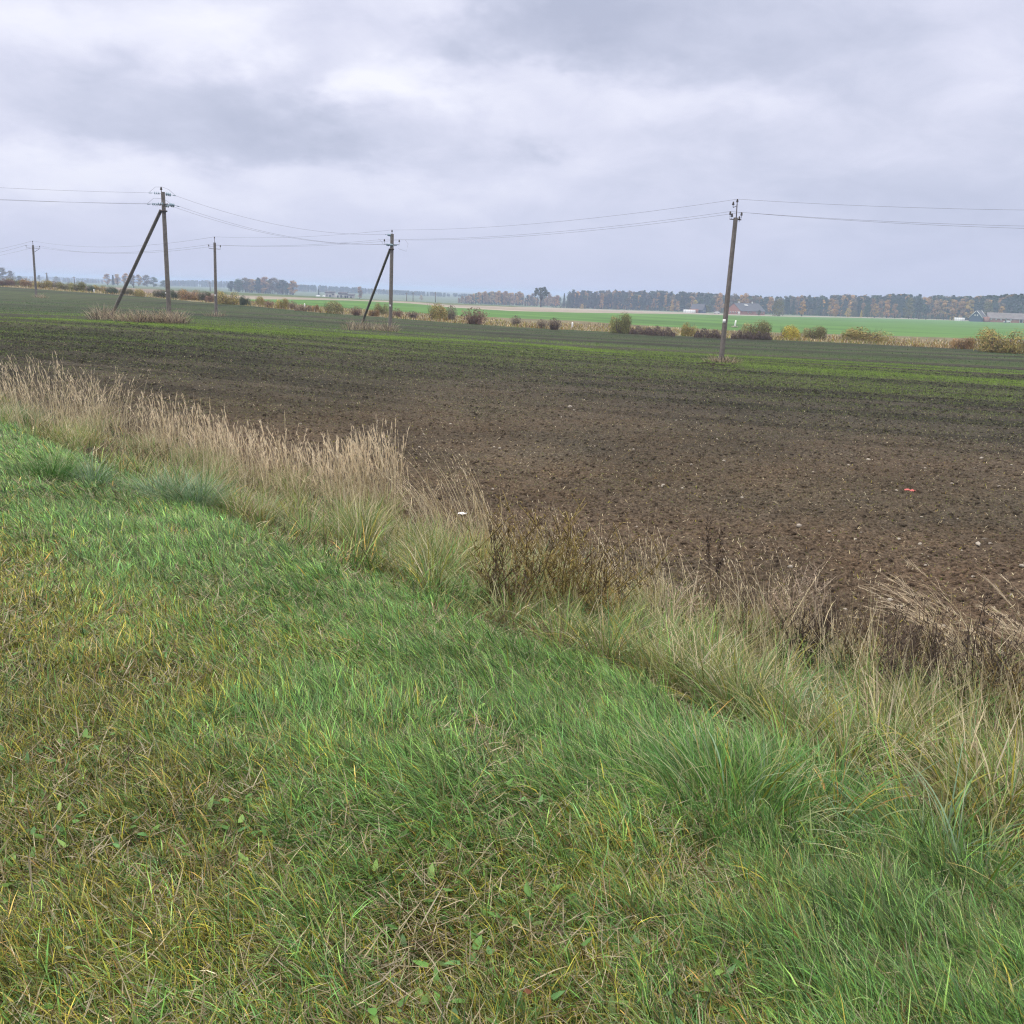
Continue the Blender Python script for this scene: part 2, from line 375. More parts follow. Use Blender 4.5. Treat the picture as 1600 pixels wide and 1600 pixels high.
def soil_disp(X, Y, R):
    am = np.clip(1.3 - R / 90, .25, 1)
    b1 = np.abs(fbm(X, Y, .55, 3, 3) - .5) * 2; b2 = 1 - np.abs(vnoise(X / .17, Y / .13, 9) * 2 - 1); b3 = vnoise(X / .07, Y / .06, 12)
    a, c = along_across(X, Y)
    furrow = .5 + .5 * np.sin(c * 2 * math.pi / .5 + 2.0 * fbm(X, Y, 3, 2, 71))
    lump = np.clip(fbm(X, Y, .26, 3, 15) - .58, 0, .4) * sstep(.45, .62, fbm(X, Y, 2.3, 3, 17))
    e_ = soil_edge(X, Y)
    return -.10 * (1 - e_) + e_ * am * (.035 * (b1 - .4) + .034 * b2 ** 2 + .030 * b3 + .016 * furrow + .07 * lump) + .05 * (fbm(X, Y, 6, 2, 77) - .5)
def soil_col(X, Y):
    """dry paler crust near the verge, damp dark humus beyond, crop streaks"""
    d = band_d(X, Y); w = sstep(.24, .56, 1 + d / np.maximum(np.hypot(X, Y) - d, 1))
    a_, c_ = along_across(X, Y); mot = (.62 + .75 * fbm(X, Y, 2.2, 4, 91)) * (1 - .5 * sstep(.50, .60, fbm(a_ / 60, c_ / 3.0, 1.0, 3, 99)) * sstep(25, 50, np.hypot(X, Y))) * (1 - .45 * w * (fbm(a_ / 12, c_ / .9, 1.0, 3, 97) > .52))
    pale = np.array([1.12, 1.04, .95]) * (1 + .22 * (fbm(X, Y, 4.5, 3, 95) - .5)[..., None] * np.array([1.6, .6, .2])); dark = np.array([.66, .70, .72])
    c = (pale * (1 - w[..., None]) + dark * w[..., None]) * mot[..., None]
    g = crop(X, Y)[..., None] * (.12 + .55 * sstep(15, 80, np.hypot(X, Y))[..., None])
    return (c * (1 - g) + np.array([.80, 1.55, .50]) * g).reshape(-1, 3)
u = np.concatenate([np.linspace(0, .42, 620), np.linspace(.42, 1, 400)[1:]])
polar('ploughed_field', R_f0, R_f1, u, M_soil, disp=soil_disp, col=soil_col)
polar('ditch_bank', R_f1, R_f2, 24, M_ditch, disp=lambda X, Y, R: .5 * (fbm(X, Y, 3, 3, 5) - .5), both=True)
# beyond the ditch: green crop, a pale strip, meadow up to the woods
stub0 = bound([(-60, 441.5), (0, 445), (100, 451), (200, 457.5), (300, 464), (360, 468), (450, 468), (560, 470), (640, 474), (700, 480), (800, 486), (900, 488.5), (1000, 490), (1080, 491), (1200, 494), (1300, 496), (1380, 497.5), (1500, 501), (1600, 504.5), (1700, 507)])
stub1 = bound([(-60, 440), (0, 443), (100, 446), (200, 450), (300, 456), (360, 461), (450, 464), (560, 468.5), (640, 471.5), (700, 476), (800, 479.5), (900, 482), (1000, 485.5), (1080, 488.5), (1200, 492.5), (1300, 494.5), (1380, 496), (1500, 499.5), (1600, 503), (1700, 506)])
stub0 = np.maximum(stub0, R_f2 * 1.02); stub1 = np.maximum(stub1, stub0 * 1.06)
k_l = int(np.searchsorted(TH, math.atan2(*ray(335, 460)[:2])))
polar('green_field', R_f2[k_l:], stub0[k_l:], 60, M_green, TH[k_l:])
polar('stubble_field', stub0[k_l:], stub1[k_l:], 24, M_stub, TH[k_l:])
polar('brown_field', R_f2[:k_l + 1], stub1[:k_l + 1], 60, M_left, TH[:k_l + 1])
polar('far_meadow', stub1, np.full_like(TH, 6000.0), 90, M_plain)
# the grassy verge the photographer stands on
def axis(vals): return np.concatenate([np.arange(a, b, s) for a, b, s in vals])
T_ = axis([(-120, -20, 10), (-20, -2, 1), (-2, 7.6, .08)]); T_ = np.append(T_, 7.62)
S_ = axis([(-220, -60, 8), (-60, -20, .8), (-20, 8, .09), (8, 60, 1.5), (60, 200, 10)])
TT, SS = np.meshgrid(T_, S_, indexing='ij'); Xv = (TT + SS) * RT2; Yv = (TT - SS) * RT2
def lawn_bump(x, y): return .07 * (fbm(x, y, 1.1, 3, 21) - .5) + .03 * (fbm(x, y, .25, 2, 25) - .5)
def vz(x, y):
    t = (x + y) * RT2
    return gz(x, y) + lawn_bump(x, y) + sstep(4.4, 5.2, t) * (1 - sstep(6.6, 7.2, t)) * .26 * (fbm(x, y, .9, 2, 27) - .55) - .12 * sstep(7.2, 7.6, t)
Zv = vz(Xv, Yv); m_, n_ = TT.shape; i_ = np.arange(m_ - 1)[:, None] * n_ + np.arange(n_ - 1)[None]
mb = MB(); mb.add(np.stack([Xv, Yv, Zv], -1).reshape(-1, 3), [np.stack([i_, i_ + n_, i_ + n_ + 1, i_ + 1], -1).reshape(-1, 4)])
tag(mb.build('verge_ground', M_thatch), kind='structure')

# ------------------------------------------------------------------ grass blades
def blades(mb, P, H, W, azi, lean, curl, col, tip=None, K=4, yaw=None, nw=1.0):
    """N bent tapering blades: azi = direction they lean to, lean/curl = angle from upright at the foot / added by the tip"""
    N = len(P); u = np.linspace(0, 1, K + 1); du = 1.0 / K
    phi = lean[:, None] + curl[:, None] * u[None] ** 1.3
    ds = H[:, None] * du
    hx = np.concatenate([np.zeros((N, 1)), np.cumsum(np.sin((phi[:, 1:] + phi[:, :-1]) / 2) * ds, 1)], 1)
    hz_ = np.concatenate([np.zeros((N, 1)), np.cumsum(np.cos((phi[:, 1:] + phi[:, :-1]) / 2) * ds, 1)], 1)
    D = np.stack([np.sin(azi), np.cos(azi)], -1)
    ctr = np.stack([P[:, None, 0] + hx * D[:, None, 0], P[:, None, 1] + hx * D[:, None, 1], P[:, None, 2] + hz_], -1)
    if yaw is None: yaw = azi + math.pi / 2 + rng.uniform(-1.3, 1.3, N)
    sv = np.stack([np.sin(yaw), np.cos(yaw), np.zeros(N)], -1)
    w = W[:, None] * (.75 + .35 * np.sin(u * math.pi * .8)) * (1 - u ** 2.2)
    L = ctr[:, :K] - sv[:, None] * w[:, :K, None] / 2; Rr = ctr[:, :K] + sv[:, None] * w[:, :K, None] / 2
    V = np.concatenate([np.stack([L, Rr], 2).reshape(N, 2 * K, 3), ctr[:, K:]], 1)
    nv = 2 * K + 1; o = (np.arange(N) * nv)[:, None]
    q = np.arange(K - 1)[None] * 2 + o
    Q = np.stack([q, q + 1, q + 3, q + 2], -1).reshape(-1, 4)
    Tt = np.concatenate([o + 2 * K - 2, o + 2 * K - 1, o + 2 * K], 1)
    if tip is None: tip = col
    uu = np.repeat(u[:K], 2); uu = np.append(uu, 1.0) ** 2
    cc = col[:, None] * (1 - uu[None, :, None]) + tip[:, None] * uu[None, :, None]
    mb.add(V.reshape(-1, 3), [Q, Tt], cc.reshape(-1, 3))
GREEN = np.array([[.074, .172, .034], [.114, .245, .052], [.098, .218, .068], [.178, .30, .070]])
YG = np.array([[.17, .215, .06], [.23, .26, .085], [.13, .19, .065], [.28, .28, .095]])
OLIVE = np.array([[.225, .215, .030], [.165, .185, .028], [.31, .275, .042], [.115, .15, .028]])
STRAW = np.array([[.44, .37, .22], [.58, .50, .33], [.33, .26, .15], [.52, .46, .33]])
OCHRE = np.array([[.38, .25, .06], [.33, .19, .05], [.42, .32, .09]])
PLUME = np.array([[.74, .62, .44], [.82, .71, .53], [.62, .51, .36]])
RUST = np.array([[.15, .09, .035], [.20, .13, .04], [.11, .065, .03]])
DARK = np.array([[.030, .020, .017], [.045, .030, .022], [.022, .016, .014]])
def pick(pal, N, var=.22):
    return pal[rng.integers(0, len(pal), N)] * (1 + var * rng.normal(0, 1, (N, 1))).clip(.5, 1.7)
def blend_pick(pals, w, N):
    """w: (N, len(pals)) weights -> one palette per blade"""
    w = w / w.sum(1, keepdims=True); cw = np.cumsum(w, 1); k = (rng.random((N, 1)) > cw).sum(1).clip(0, len(pals) - 1)
    out = np.zeros((N, 3))
    for i, p in enumerate(pals):
        s = k == i; out[s] = pick(p, int(s.sum()))
    return out, k
def scatter_wedge(N, t0, t1, near=1.25, far=34, smax=None):
    """points on the verge inside the view wedge, denser close to the camera"""
    out = []
    tot = 0
    while tot < N:
        r = np.exp(rng.uniform(math.log(near), math.log(far), N)) ; th = rng.uniform(-.72, .66, N)
        keep = rng.random(N) < np.minimum(1, (r / 3.2) ** .75 / 1.6)
        x = r * np.sin(th); y = r * np.cos(th); t = (x + y) * RT2
        k = keep & (t > t0) & (t < t1)
        out.append(np.stack([x[k], y[k]], -1)); tot += int(k.sum())
    p = np.concatenate(out)[:N]
    return p[:, 0], p[:, 1]
WIND = rad(-78)                                            # grass leans to the left, as in the photo
def lawn_edge(s): return np.interp(s, [-26, -19.4, -13.3, -8.2, -5.7, -4, -3, -2, -1.4, .5], [5.6, 5.45, 4.9, 4.1, 4.2, 4.05, 3.95, 3.55, 3.55, 3.8]) + .55 * (fbm(s, s * 0, 1.3, 3, 81) - .5)
def lawn(N):
    x, y = scatter_wedge(N, -.6, 5.9); r = np.hypot(x, y); t = (x + y) * RT2; s = (x - y) * RT2
    edge = lawn_edge(s)
    keep = (t < edge + .2 * rng.random(N)) & (rng.random(N) < .35 + 1.25 * fbm(x, y, .16, 2, 171)); x, y, r, t, s = x[keep], y[keep], r[keep], t[keep], s[keep]; N = len(x)
    nA = fbm(x, y, 1.5, 3, 101); nB = fbm(x, y, .45, 3, 111); nC = fbm(x, y, .8, 2, 121)
    lush = np.clip(sstep(.95, 2.45, t - .03 * s + 2.8 * (nA - .5)) + .35 * sstep(.55, .75, nB), 0, 1)
    lush = np.clip(lush - .6 * sstep(.64, .76, nC) * (t < 3.2), 0.06, 1)
    dryp = sstep(.52, .70, nB) * (1 - lush) + .12
    yl = sstep(.42, .62, fbm(x, y, 1.0, 3, 107)) * (1 - lush)
    w = np.stack([.28 + 1.9 * lush, .55 * (1 - lush) + 1.0 * yl + .15, .10 * dryp + .26 * (1 - lush) * dryp + .03,   .04 * (1 - lush) + (.09 * yl + .015)], -1)
    col, k = blend_pick([GREEN, OLIVE, STRAW, OCHRE], w, N)
    col *= (.82 + .45 * fbm(x, y, .6, 2, 131))[:, None]
    tuft = fbm(x, y, .22, 2, 141)
    col *= rng.choice([.3, .65, 1.0, 1.6], N)[:, None]; col *= (.7 + .6 * fbm(x, y, .9, 3, 133))[:, None]
    H = (.064 + .060 * lush * (.6 + .5 * sstep(9, 3, r)) + .05 * nC) * (.45 + .9 * rng.random(N)) * (.45 + 1.1 * tuft)
    H[k == 2] *= .8
    az_ = WIND + rng.normal(0, .85 - .2 * lush, N) + 2.4 * (fbm(x, y, 1.2, 2, 151) - .5) + (rng.random(N) < .22 * (1 - lush)) * rng.uniform(-3, 3, N)
    lean = rng.normal(.55, .32, N) + .15 * lush; lean[k == 2] += rng.uniform(0, .7, int((k == 2).sum()))
    curl = rng.normal(1.05, .5, N)
    Wd = (.0019 + .0026 * rng.random(N) ** 1.5) * (1 + .17 * np.maximum(r - 3, 0)) * np.where(rng.random(N) < .07, 1.9, 1)
    P = np.stack([x, y, vz(x, y) - .01], -1)
    tip = col * 1.15; yt = rng.random(N) < .18; tip[yt] = col[yt] * .4 + pick(STRAW, int(yt.sum())) * .6
    mb = MB()
    nr = r < 5
    blades(mb, P[nr], H[nr], Wd[nr], az_[nr], lean[nr], curl[nr], col[nr], tip[nr], 4)
    nr = ~nr
    blades(mb, P[nr], H[nr], Wd[nr], az_[nr], lean[nr], curl[nr], col[nr], tip[nr], 3)
    # matted dead blades lying in the sward
    n2 = N // 8; x, y = scatter_wedge(n2, -.6, 4.4, far=16)
    P = np.stack([x, y, vz(x, y) + rng.uniform(.0, .03, n2)], -1); r = np.hypot(x, y)
    cc, _ = blend_pick([STRAW, OLIVE, RUST], np.tile([[.7, .2, .2]], (n2, 1)), n2)
    blades(mb, P, .05 + .09 * rng.random(n2), (.0022 + .002 * rng.random(n2)) * (1 + .1 * r), rng.uniform(0, 6.28, n2), rng.uniform(.9, 1.5, n2), rng.normal(.1, .4, n2), cc * .62, None, 3)
    # small broad-leaved weeds: clover and plantain
    n3 = 4500; x, y = scatter_wedge(n3, -.3, 3.9, far=9); kk = fbm(x, y, .5, 2, 161) > .56; x, y = x[kk], y[kk]; n3 = len(x)
    P = np.stack([x, y, vz(x, y) + .02 + .03 * rng.random(n3)], -1)
    blades(mb, P, .022 + .025 * rng.random(n3), .014 + .012 * rng.random(n3), rng.uniform(0, 6.28, n3), rng.uniform(.7, 1.4, n3), rng.normal(.2, .2, n3), pick(GREEN, n3) * .9, None, 3)
    o = mb.build('lawn_grass', M_grass)
    return tag(o, 'mown verge grass, lush green along its edge and yellowing at the front', 'grass', kind='stuff')
lawn(760000)
# ------------------------------------------------------------------ rank grass between lawn and field
def tussock_arrays(n, rad_, h, spread, pals, w, width=.0045, wind=.35, K=5):
    """blades fanning out of one root crown, drooping at the tips; local coordinates"""
    a = rng.uniform(0, 6.283, n); rr = rad_ * np.sqrt(rng.random(n))
    P = np.stack([rr * np.cos(a), rr * np.sin(a), np.full(n, -.02)], -1)
    az_ = math.pi / 2 - a + rng.normal(0, .5, n); lean = spread * (rr / rad_) * rng.uniform(.4, 1.2, n) + rng.normal(0, .08, n)
    vx = np.sin(az_) * np.sin(lean) + wind * math.sin(WIND) * .5; vy = np.cos(az_) * np.sin(lean) + wind * math.cos(WIND) * .5
    az_ = np.arctan2(vx, vy); lean = np.arcsin(np.clip(np.hypot(vx, vy), 0, .97))
    H = h * rng.uniform(.55, 1.15, n); curl = rng.normal(.95, .45, n)
    col, k = blend_pick(pals, np.tile([w], (n, 1)), n)
    return P, H, width * rng.uniform(.6, 1.3, n), az_, lean, curl, col, k
def tussock(mb, base, n, rad_, h, spread, pals, w, width=.0045, wind=.35, K=5):
    P, H, Wd, az_, lean, curl, col, k = tussock_arrays(n, rad_, h, spread, pals, w, width, wind, K)
    tip = col * 1.1; y = rng.random(n) < .3; tip[y] = pick(STRAW, int(y.sum()))
    blades(mb, P + np.asarray(base), H, Wd, az_, lean, curl, col, tip, K)
def belt():
    mb = MB()
    # 1. general cover
    hol = ground_px(1215, 1055); hol2 = ground_px(225, 735)
    def open_(x, y): return (np.hypot(x - hol[0], y - hol[1]) > .5) & (np.hypot(x - hol2[0], y - hol2[1]) > .55)
    N = 84000; x, y = scatter_wedge(N, 3.3, 7.9, near=3.5, far=36); t = (x + y) * RT2; s = (x - y) * RT2; r = np.hypot(x, y)
    den = fbm(x, y, .7, 3, 201); edge = 7.35 + .7 * (fbm(s, s * 0, 1.6, 3, 205) - .5)
    keep = (t > lawn_edge(s) - .2) & (open_(x, y) | (rng.random(N) < .15)) & (t < edge + .5 * (rng.random(N) - .5)) & (rng.random(N) < 3.6 * (den - .43)); x, y, t, s, r = x[keep], y[keep], t[keep], s[keep], r[keep]; N = len(x)
    g = fbm(x, y, 1.4, 3, 211); q = fbm(x, y, .5, 2, 221)
    w = np.stack([.3 + 1.5 * sstep(.48, .66, g) * sstep(6.9, 5.0, t), .9 + .0 * t, .22 + .5 * sstep(5.2, 7.0, t), .12 + .3 * sstep(.55, .7, q), .14 + .4 * sstep(6, 7.2, t)], -1)
    col, k = blend_pick([GREEN, YG, STRAW, OCHRE, RUST], w, N)
    H = (.10 + .34 * fbm(x, y, .55, 2, 231) ** 1.5) * (.5 + .9 * rng.random(N)) * np.clip(1.25 - .25 * np.maximum(t - 6, 0), .5, 1.2)
    col *= rng.choice([.35, .7, 1.0, 1.45], N)[:, None]
    az_ = rng.uniform(0, 6.283, N) * .75 + WIND * .25 + 3 * (fbm(x, y, .7, 2, 241) - .5)
    P = np.stack([x, y, vz(x, y) - .02], -1)
    blades(mb, P, H, (.0038 + .0045 * rng.random(N)) * (1 + .06 * np.maximum(r - 5, 0)), az_, rng.normal(.5, .3, N), rng.normal(1.2, .55, N), col, None, 4)
    # 2. many small tussocks
    n = 430; x, y = scatter_wedge(n, 3.6, 6.9, near=4, far=32)
    YG_, ST_ = YG * .8, STRAW * .75
    for i in range(n):
        if (x[i] + y[i]) * RT2 < lawn_edge((x[i] - y[i]) * RT2) + .12 or not open_(x[i], y[i]): continue
        g = rng.random(); pal = [GREEN, YG_, ST_, OLIVE]
        w = [(.8, .6, .15, .2), (.3, .9, .3, .4), (.1, .5, .7, .4), (.4, 1, .2, .4)][rng.integers(0, 4)]
        tussock(mb, (x[i], y[i], float(vz(x[i], y[i]))), int(rng.integers(60, 150)), rng.uniform(.05, .14), rng.uniform(.3, .62), rng.uniform(.6, 1.1), pal, w, .0065)
    # single dry stalks standing all along the bank
    N = 3000; x, y = scatter_wedge(N, 4.9, 7.3, near=4.5, far=34); k = rng.random(N) < 2.5 * (fbm(x, y, 1.0, 2, 251) - .3); x, y = x[k], y[k]; N = len(x); P = np.stack([x, y, vz(x, y)], -1)
    blades(mb, P, rng.uniform(.4, .98, N), rng.uniform(.003, .005, N), WIND + rng.normal(0, .9, N), np.abs(rng.normal(.15, .2, N)), rng.normal(.35, .4, N), pick(STRAW, N, .2), None, 5)
    # dark withered stalks among them
    N = 420; x, y = scatter_wedge(N, 5.0, 7.2, near=4.5, far=20); k = rng.random(N) < 4 * (fbm(x, y, .8, 2, 261) - .45); x, y = x[k], y[k]; N = len(x); P = np.stack([x, y, vz(x, y)], -1)
    blades(mb, P, rng.uniform(.25, .6, N), rng.uniform(.004, .007, N), rng.uniform(0, 6.28, N), np.abs(rng.normal(.2, .25, N)), rng.normal(.3, .6, N), pick(np.array([[.09, .065, .045], [.06, .042, .032], [.14, .10, .06]]), N, .2), None, 5)
    # brown dead thatch under the tufts
    N = 16000; x, y = scatter_wedge(N, 4.0, 7.3, near=3.5, far=30); k = ((x + y) * RT2 > lawn_edge((x - y) * RT2)) & (rng.random(N) < 3 * (fbm(x, y, .6, 3, 281) - .35)); x, y = x[k], y[k]; N = len(x); P = np.stack([x, y, vz(x, y)], -1)
    blades(mb, P, rng.uniform(.10, .34, N), rng.uniform(.004, .008, N), rng.uniform(0, 6.28, N), rng.uniform(.3, 1.3, N), rng.normal(.6, .6, N), pick(np.array([[.13, .085, .04], [.07, .05, .03], [.19, .13, .06]]), N, .25), None, 4)
    # 3. broken brown litter and chaff at the edge of the field
    N = 26000; x, y = scatter_wedge(N, 5.6, 8.1, near=5, far=36); P = np.stack([x, y, vz(x, y) + .02], -1)
    cc, _ = blend_pick([STRAW, RUST, DARK], np.tile([[.45, .6, .25]], (N, 1)), N)
    blades(mb, P, .10 + .20 * rng.random(N) ** 2, .0035 + .002 * rng.random(N), rng.uniform(0, 6.28, N), rng.uniform(.3, 1.5, N), rng.normal(.2, .5, N), cc, None, 3)
    tag(mb.build('rank_grass', M_grass), 'rank tangled grass on the bank between the mown verge and the ploughed field', 'grass', kind='stuff')
belt()

def stem_paths(n, base, spread_r, h, lean, curl, azi, jit=.3):
    a = rng.uniform(0, 6.283, n); rr = np.sqrt(rng.random(n))
    P = np.stack([np.asarray(base)[0] + spread_r[0] * rr * np.cos(a), np.asarray(base)[1] + spread_r[1] * rr * np.sin(a)], -1)
    z = vz(P[:, 0], P[:, 1]); P = np.concatenate([P, z[:, None] - .02], 1)
    return P, h * rng.uniform(.62, 1.1, n) * (.62 + .8 * fbm(P[:, 0], P[:, 1], .55, 2, 271)), azi + rng.normal(0, jit, n), np.abs(lean + rng.normal(0, .10, n)), curl + rng.normal(0, .22, n)
def reed_mesh(n, base, sr, h, lean, curl, plume=.26, strands=16, jit=.35, azi=WIND, pal=PLUME, thick=.0042, bush=.05, K=6, dev=.13, daz=.5):
    """dry stems with feathery seed heads; returns stems MB and plumes MB (world coordinates)"""
    P, H, A, Ln, Cu = stem_paths(n, base, sr, h, lean, curl, azi, jit)
    sm, pm = MB(), MB()
    col = pick(STRAW, n, .18); blades(sm, P, H, np.full(n, thick * 1.3), A, Ln, Cu, col, None, K, yaw=rng.uniform(0, 6.28, n))
    # dead leaves along the stems
    m = n * 2; idx = rng.integers(0, n, m); f = rng.uniform(.15, .6, m)
    phi = Ln[idx] + Cu[idx] * f * .35
    Q = P[idx] + np.stack([np.sin(A[idx]) * np.sin(phi), np.cos(A[idx]) * np.sin(phi), np.cos(phi)], -1) * (H[idx] * f)[:, None]
    blades(sm, Q, .14 + .18 * rng.random(m), .0035 + .002 * rng.random(m), A[idx] + rng.uniform(-2, 2, m), rng.uniform(.3, .9, m), rng.uniform(.5, 1.4, m), pick(STRAW, m, .2), None, 3)
    # seed heads: short strands leaving the last part of every stem
    K2 = 24; u = np.linspace(0, 1, K2 + 1); ph = Ln[:, None] + Cu[:, None] * u[None] ** 1.3; ds = H[:, None] / K2
    hx = np.concatenate([np.zeros((n, 1)), np.cumsum(np.sin((ph[:, 1:] + ph[:, :-1]) / 2) * ds, 1)], 1)
    hh = np.concatenate([np.zeros((n, 1)), np.cumsum(np.cos((ph[:, 1:] + ph[:, :-1]) / 2) * ds, 1)], 1)
    m = n * strands; idx = np.repeat(np.arange(n), strands); f = 1 - plume * rng.random(m) ** 1.2; fi = np.minimum((f * K2).astype(int), K2 - 1); fr = f * K2 - fi
    HX = hx[idx, fi] * (1 - fr) + hx[idx, fi + 1] * fr; HH = hh[idx, fi] * (1 - fr) + hh[idx, fi + 1] * fr
    Q = np.stack([P[idx, 0] + HX * np.sin(A[idx]), P[idx, 1] + HX * np.cos(A[idx]), P[idx, 2] + HH], -1)
    pc = pick(pal, m, .15)
    blades(pm, Q, bush * rng.uniform(.6, 1.5, m), np.full(m, thick * 1.15), A[idx] + rng.normal(0, daz, m), ph[idx, fi] + rng.normal(0, dev, m), rng.normal(.12, .2, m), pc, None, 2, yaw=rng.uniform(0, 6.28, m))
    return sm, pm
def to_local(mb, base):
    mb.v = [v - np.asarray(base) for v in mb.v]
def reed_thing(name, label, cat, group, px, n, sr, h, lean, curl, base_n=0, pals=None, w=None, **k):
    b = ground_px(*px); b[2] = float(vz(b[0], b[1]))
    sm, pm = reed_mesh(n, b, sr, h, lean, curl, **k)
    if base_n:
        for _ in range(max(1, base_n // 70)):
            a = rng.uniform(0, 6.28); rr = math.sqrt(rng.random()) * .9; bx, by = b[0] + sr[0] * rr * math.cos(a), b[1] + sr[1] * rr * math.sin(a)
            tussock(sm, (bx, by, float(vz(bx, by))), 70, .12, .5, .75, pals or [STRAW, YG, GREEN], w or (.5, .7, .2), .006, .2)
    t = empty(name, b, label, cat, group); to_local(sm, b); to_local(pm, b)
    sm.build('stem', M_dry, t); pm.build('seed_head', M_dry, t)
    return t
DARKB = np.array([[.075, .055, .042], [.11, .08, .058], [.05, .037, .03]])
GR = 'dry reed grass along the field edge'
reed_thing('dry_reed_grass', 'tall pale dry reed grass at the left edge of the picture, in front of brown soil', 'dry grass', GR, (40, 672), 230, (1.5, 1.3), 1.2, .10, .30, 700, jit=.9)
reed_thing('dry_reed_grass', 'airy fan of thin dry stems leaning right, behind the dark green tussock', 'dry grass', GR, (150, 672), 110, (.8, .7), 1.0, .22, .25, 420, azi=rad(60), jit=.8, strands=9)
reed_thing('dry_reed_grass', 'dense clump of pale feathery reed grass right of the brown hollow in the bank', 'dry grass', GR, (300, 728), 180, (.75, .6), .98, .06, .22, 420, jit=1.2, strands=20)
reed_thing('dry_reed_grass', 'long bank of dry reed grass with upright feathery heads, mid length of the row', 'dry grass', GR, (425, 765), 220, (1.0, .75), .88, .06, .25, 700, jit=1.2, strands=20)
reed_thing('dry_reed_grass', 'thick brush of beige reed heads at the right end of the dense reed row', 'dry grass', GR, (570, 800), 230, (.62, .45), .97, .05, .22, 420, jit=1.0, strands=24)
reed_thing('dry_reed_grass', 'sparse arching dry stems bowed left, just right of the dense reed row', 'dry grass', GR, (690, 832), 45, (.35, .35), 1.05, .28, .75, 140, strands=7, bush=.03)
reed_thing('dry_reed_grass', 'sheaf of bowed whitish stems rising from the yellow tussock', 'dry grass', GR, (757, 868), 42, (.22, .2), 1.12, .08, .62, 0, jit=.25, strands=6, bush=.03)
reed_thing('dry_reed_grass', 'few crossing dry stems behind the rust brown weed bush', 'dry grass', GR, (905, 925), 34, (.35, .3), .95, .22, .55, 0, jit=.6, strands=5, bush=.03)
reed_thing('dry_reed_grass', 'thin upright dry stems between the rust brown bush and the dark dock stalk', 'dry grass', GR, (1010, 965), 46, (.5, .35), .95, .15, .35, 140, jit=.8, strands=6, bush=.03)
reed_thing('dry_reed_grass', 'scattered grey dry stems around the bleached branching weed', 'dry grass', GR, (1200, 1010), 40, (.5, .3), .85, .20, .35, 140, jit=1.0, strands=5, bush=.03)
reed_thing('dry_reed_grass', 'straight pale stems crossing in a fan left of the dark umbel stalks', 'dry grass', GR, (1335, 1075), 34, (.28, .2), .85, .15, .12, 140, jit=1.4, strands=3, bush=.02)
reed_thing('windblown_reed_grass', 'silvery reed plumes blown flat to the left over the bare soil', 'dry grass', GR, (1540, 1040), 30, (.22, .2), 1.12, .50, .95, 140, jit=.14, strands=26, plume=.40, bush=.09, dev=.14, daz=.22, thick=.0033, pal=PLUME * .8, azi=rad(-62))
reed_thing('windblown_reed_grass', 'silvery windblown reed plumes cut by the right edge of the picture', 'dry grass', GR, (1655, 1060), 18, (.2, .2), 1.1, .45, .9, 140, jit=.16, strands=26, plume=.40, bush=.09, dev=.14, daz=.22, thick=.0033, pal=PLUME * .8, azi=rad(-62))
reed_thing('dry_reed_grass', 'leaning pale stems among the dark umbel stalks near the right edge', 'dry grass', GR, (1520, 1130), 40, (.35, .25), .85, .28, .35, 140, jit=.9, strands=4, bush=.02)

def tussock_thing(label, px, n, rad_, h, spread, pals, w, width=.005, wind=.35, clumps=1, sx=.3):
    b = ground_px(*px); b[2] = float(vz(b[0], b[1])); mb = MB()
    for i in range(clumps):
        dx, dy = (0, 0) if i == 0 else rng.normal(0, sx, 2)
        tussock(mb, (dx, dy, float(vz(b[0] + dx, b[1] + dy)) - b[2]), n, rad_, h, spread, pals, w, width, wind, 6)
    o = mb.build('grass_tussock', M_grass); o.location = b; return tag(o, label, 'grass tussock', 'grass tussocks on the bank')
BLUEG = np.array([[.14, .22, .13], [.18, .28, .17], [.11, .20, .10]])
DEEPG = np.array([[.055, .15, .028], [.07, .18, .035]])
tussock_thing('round dark green tussock standing out of the mown lawn on the left', (76, 748), 420, .22, .42, 1.0, [DEEPG, GREEN], (.8, .3), .006, .1)
tussock_thing('blue green clump of long swept blades along the lawn edge', (238, 778), 260, .2, .42, 1.1, [BLUEG, GREEN], (.9, .2), .0065, .5, 4, .3)
tussock_thing('blue green tussock at the right end of the swept clump, beside dry reeds', (303, 798), 260, .2, .5, 1.0, [BLUEG, GREEN], (.9, .25), .0065, .3, 2, .2)
tussock_thing('dark green leafy tussock below the tall reed grass at the left edge', (30, 664), 300, .3, .5, 1.0, [DEEPG, BLUEG], (.6, .5), .007, .2, 3, .35)
tussock_thing('olive green tussock with a brown skirt below the leaning dry stems', (118, 700), 300, .25, .5, 1.0, [OLIVE, STRAW, GREEN], (.8, .4, .3), .006, .2, 3, .3)
tussock_thing('broad tussock with long blades fanning out, midway along the bank', (560, 858), 260, .14, .75, 1.0, [YG, GREEN, STRAW], (.8, .4, .4), .006, .15)
tussock_thing('bright yellow green tussock at the foot of the whitish bowed stems', (738, 900), 420, .16, .55, .75, [OLIVE, OCHRE, STRAW], (1, .35, .2), .0045, .2)
tussock_thing('spidery green clump on the brown thatch below the yellow tussock', (672, 938), 60, .05, .42, 1.2, [GREEN, OLIVE], (.6, .6), .006, 0)
tussock_thing('pale green and straw tussock in front of the dock stalk', (1035, 1030), 240, .25, .5, .9, [GREEN, STRAW, YG], (.5, .3, .6), .006, .1, 2, .25)
tussock_thing('grey green broad bladed tussock right of the hollow', (1165, 1118), 160, .18, .4, 1.1, [BLUEG, STRAW], (.9, .25), .008, .1, 2, .25)
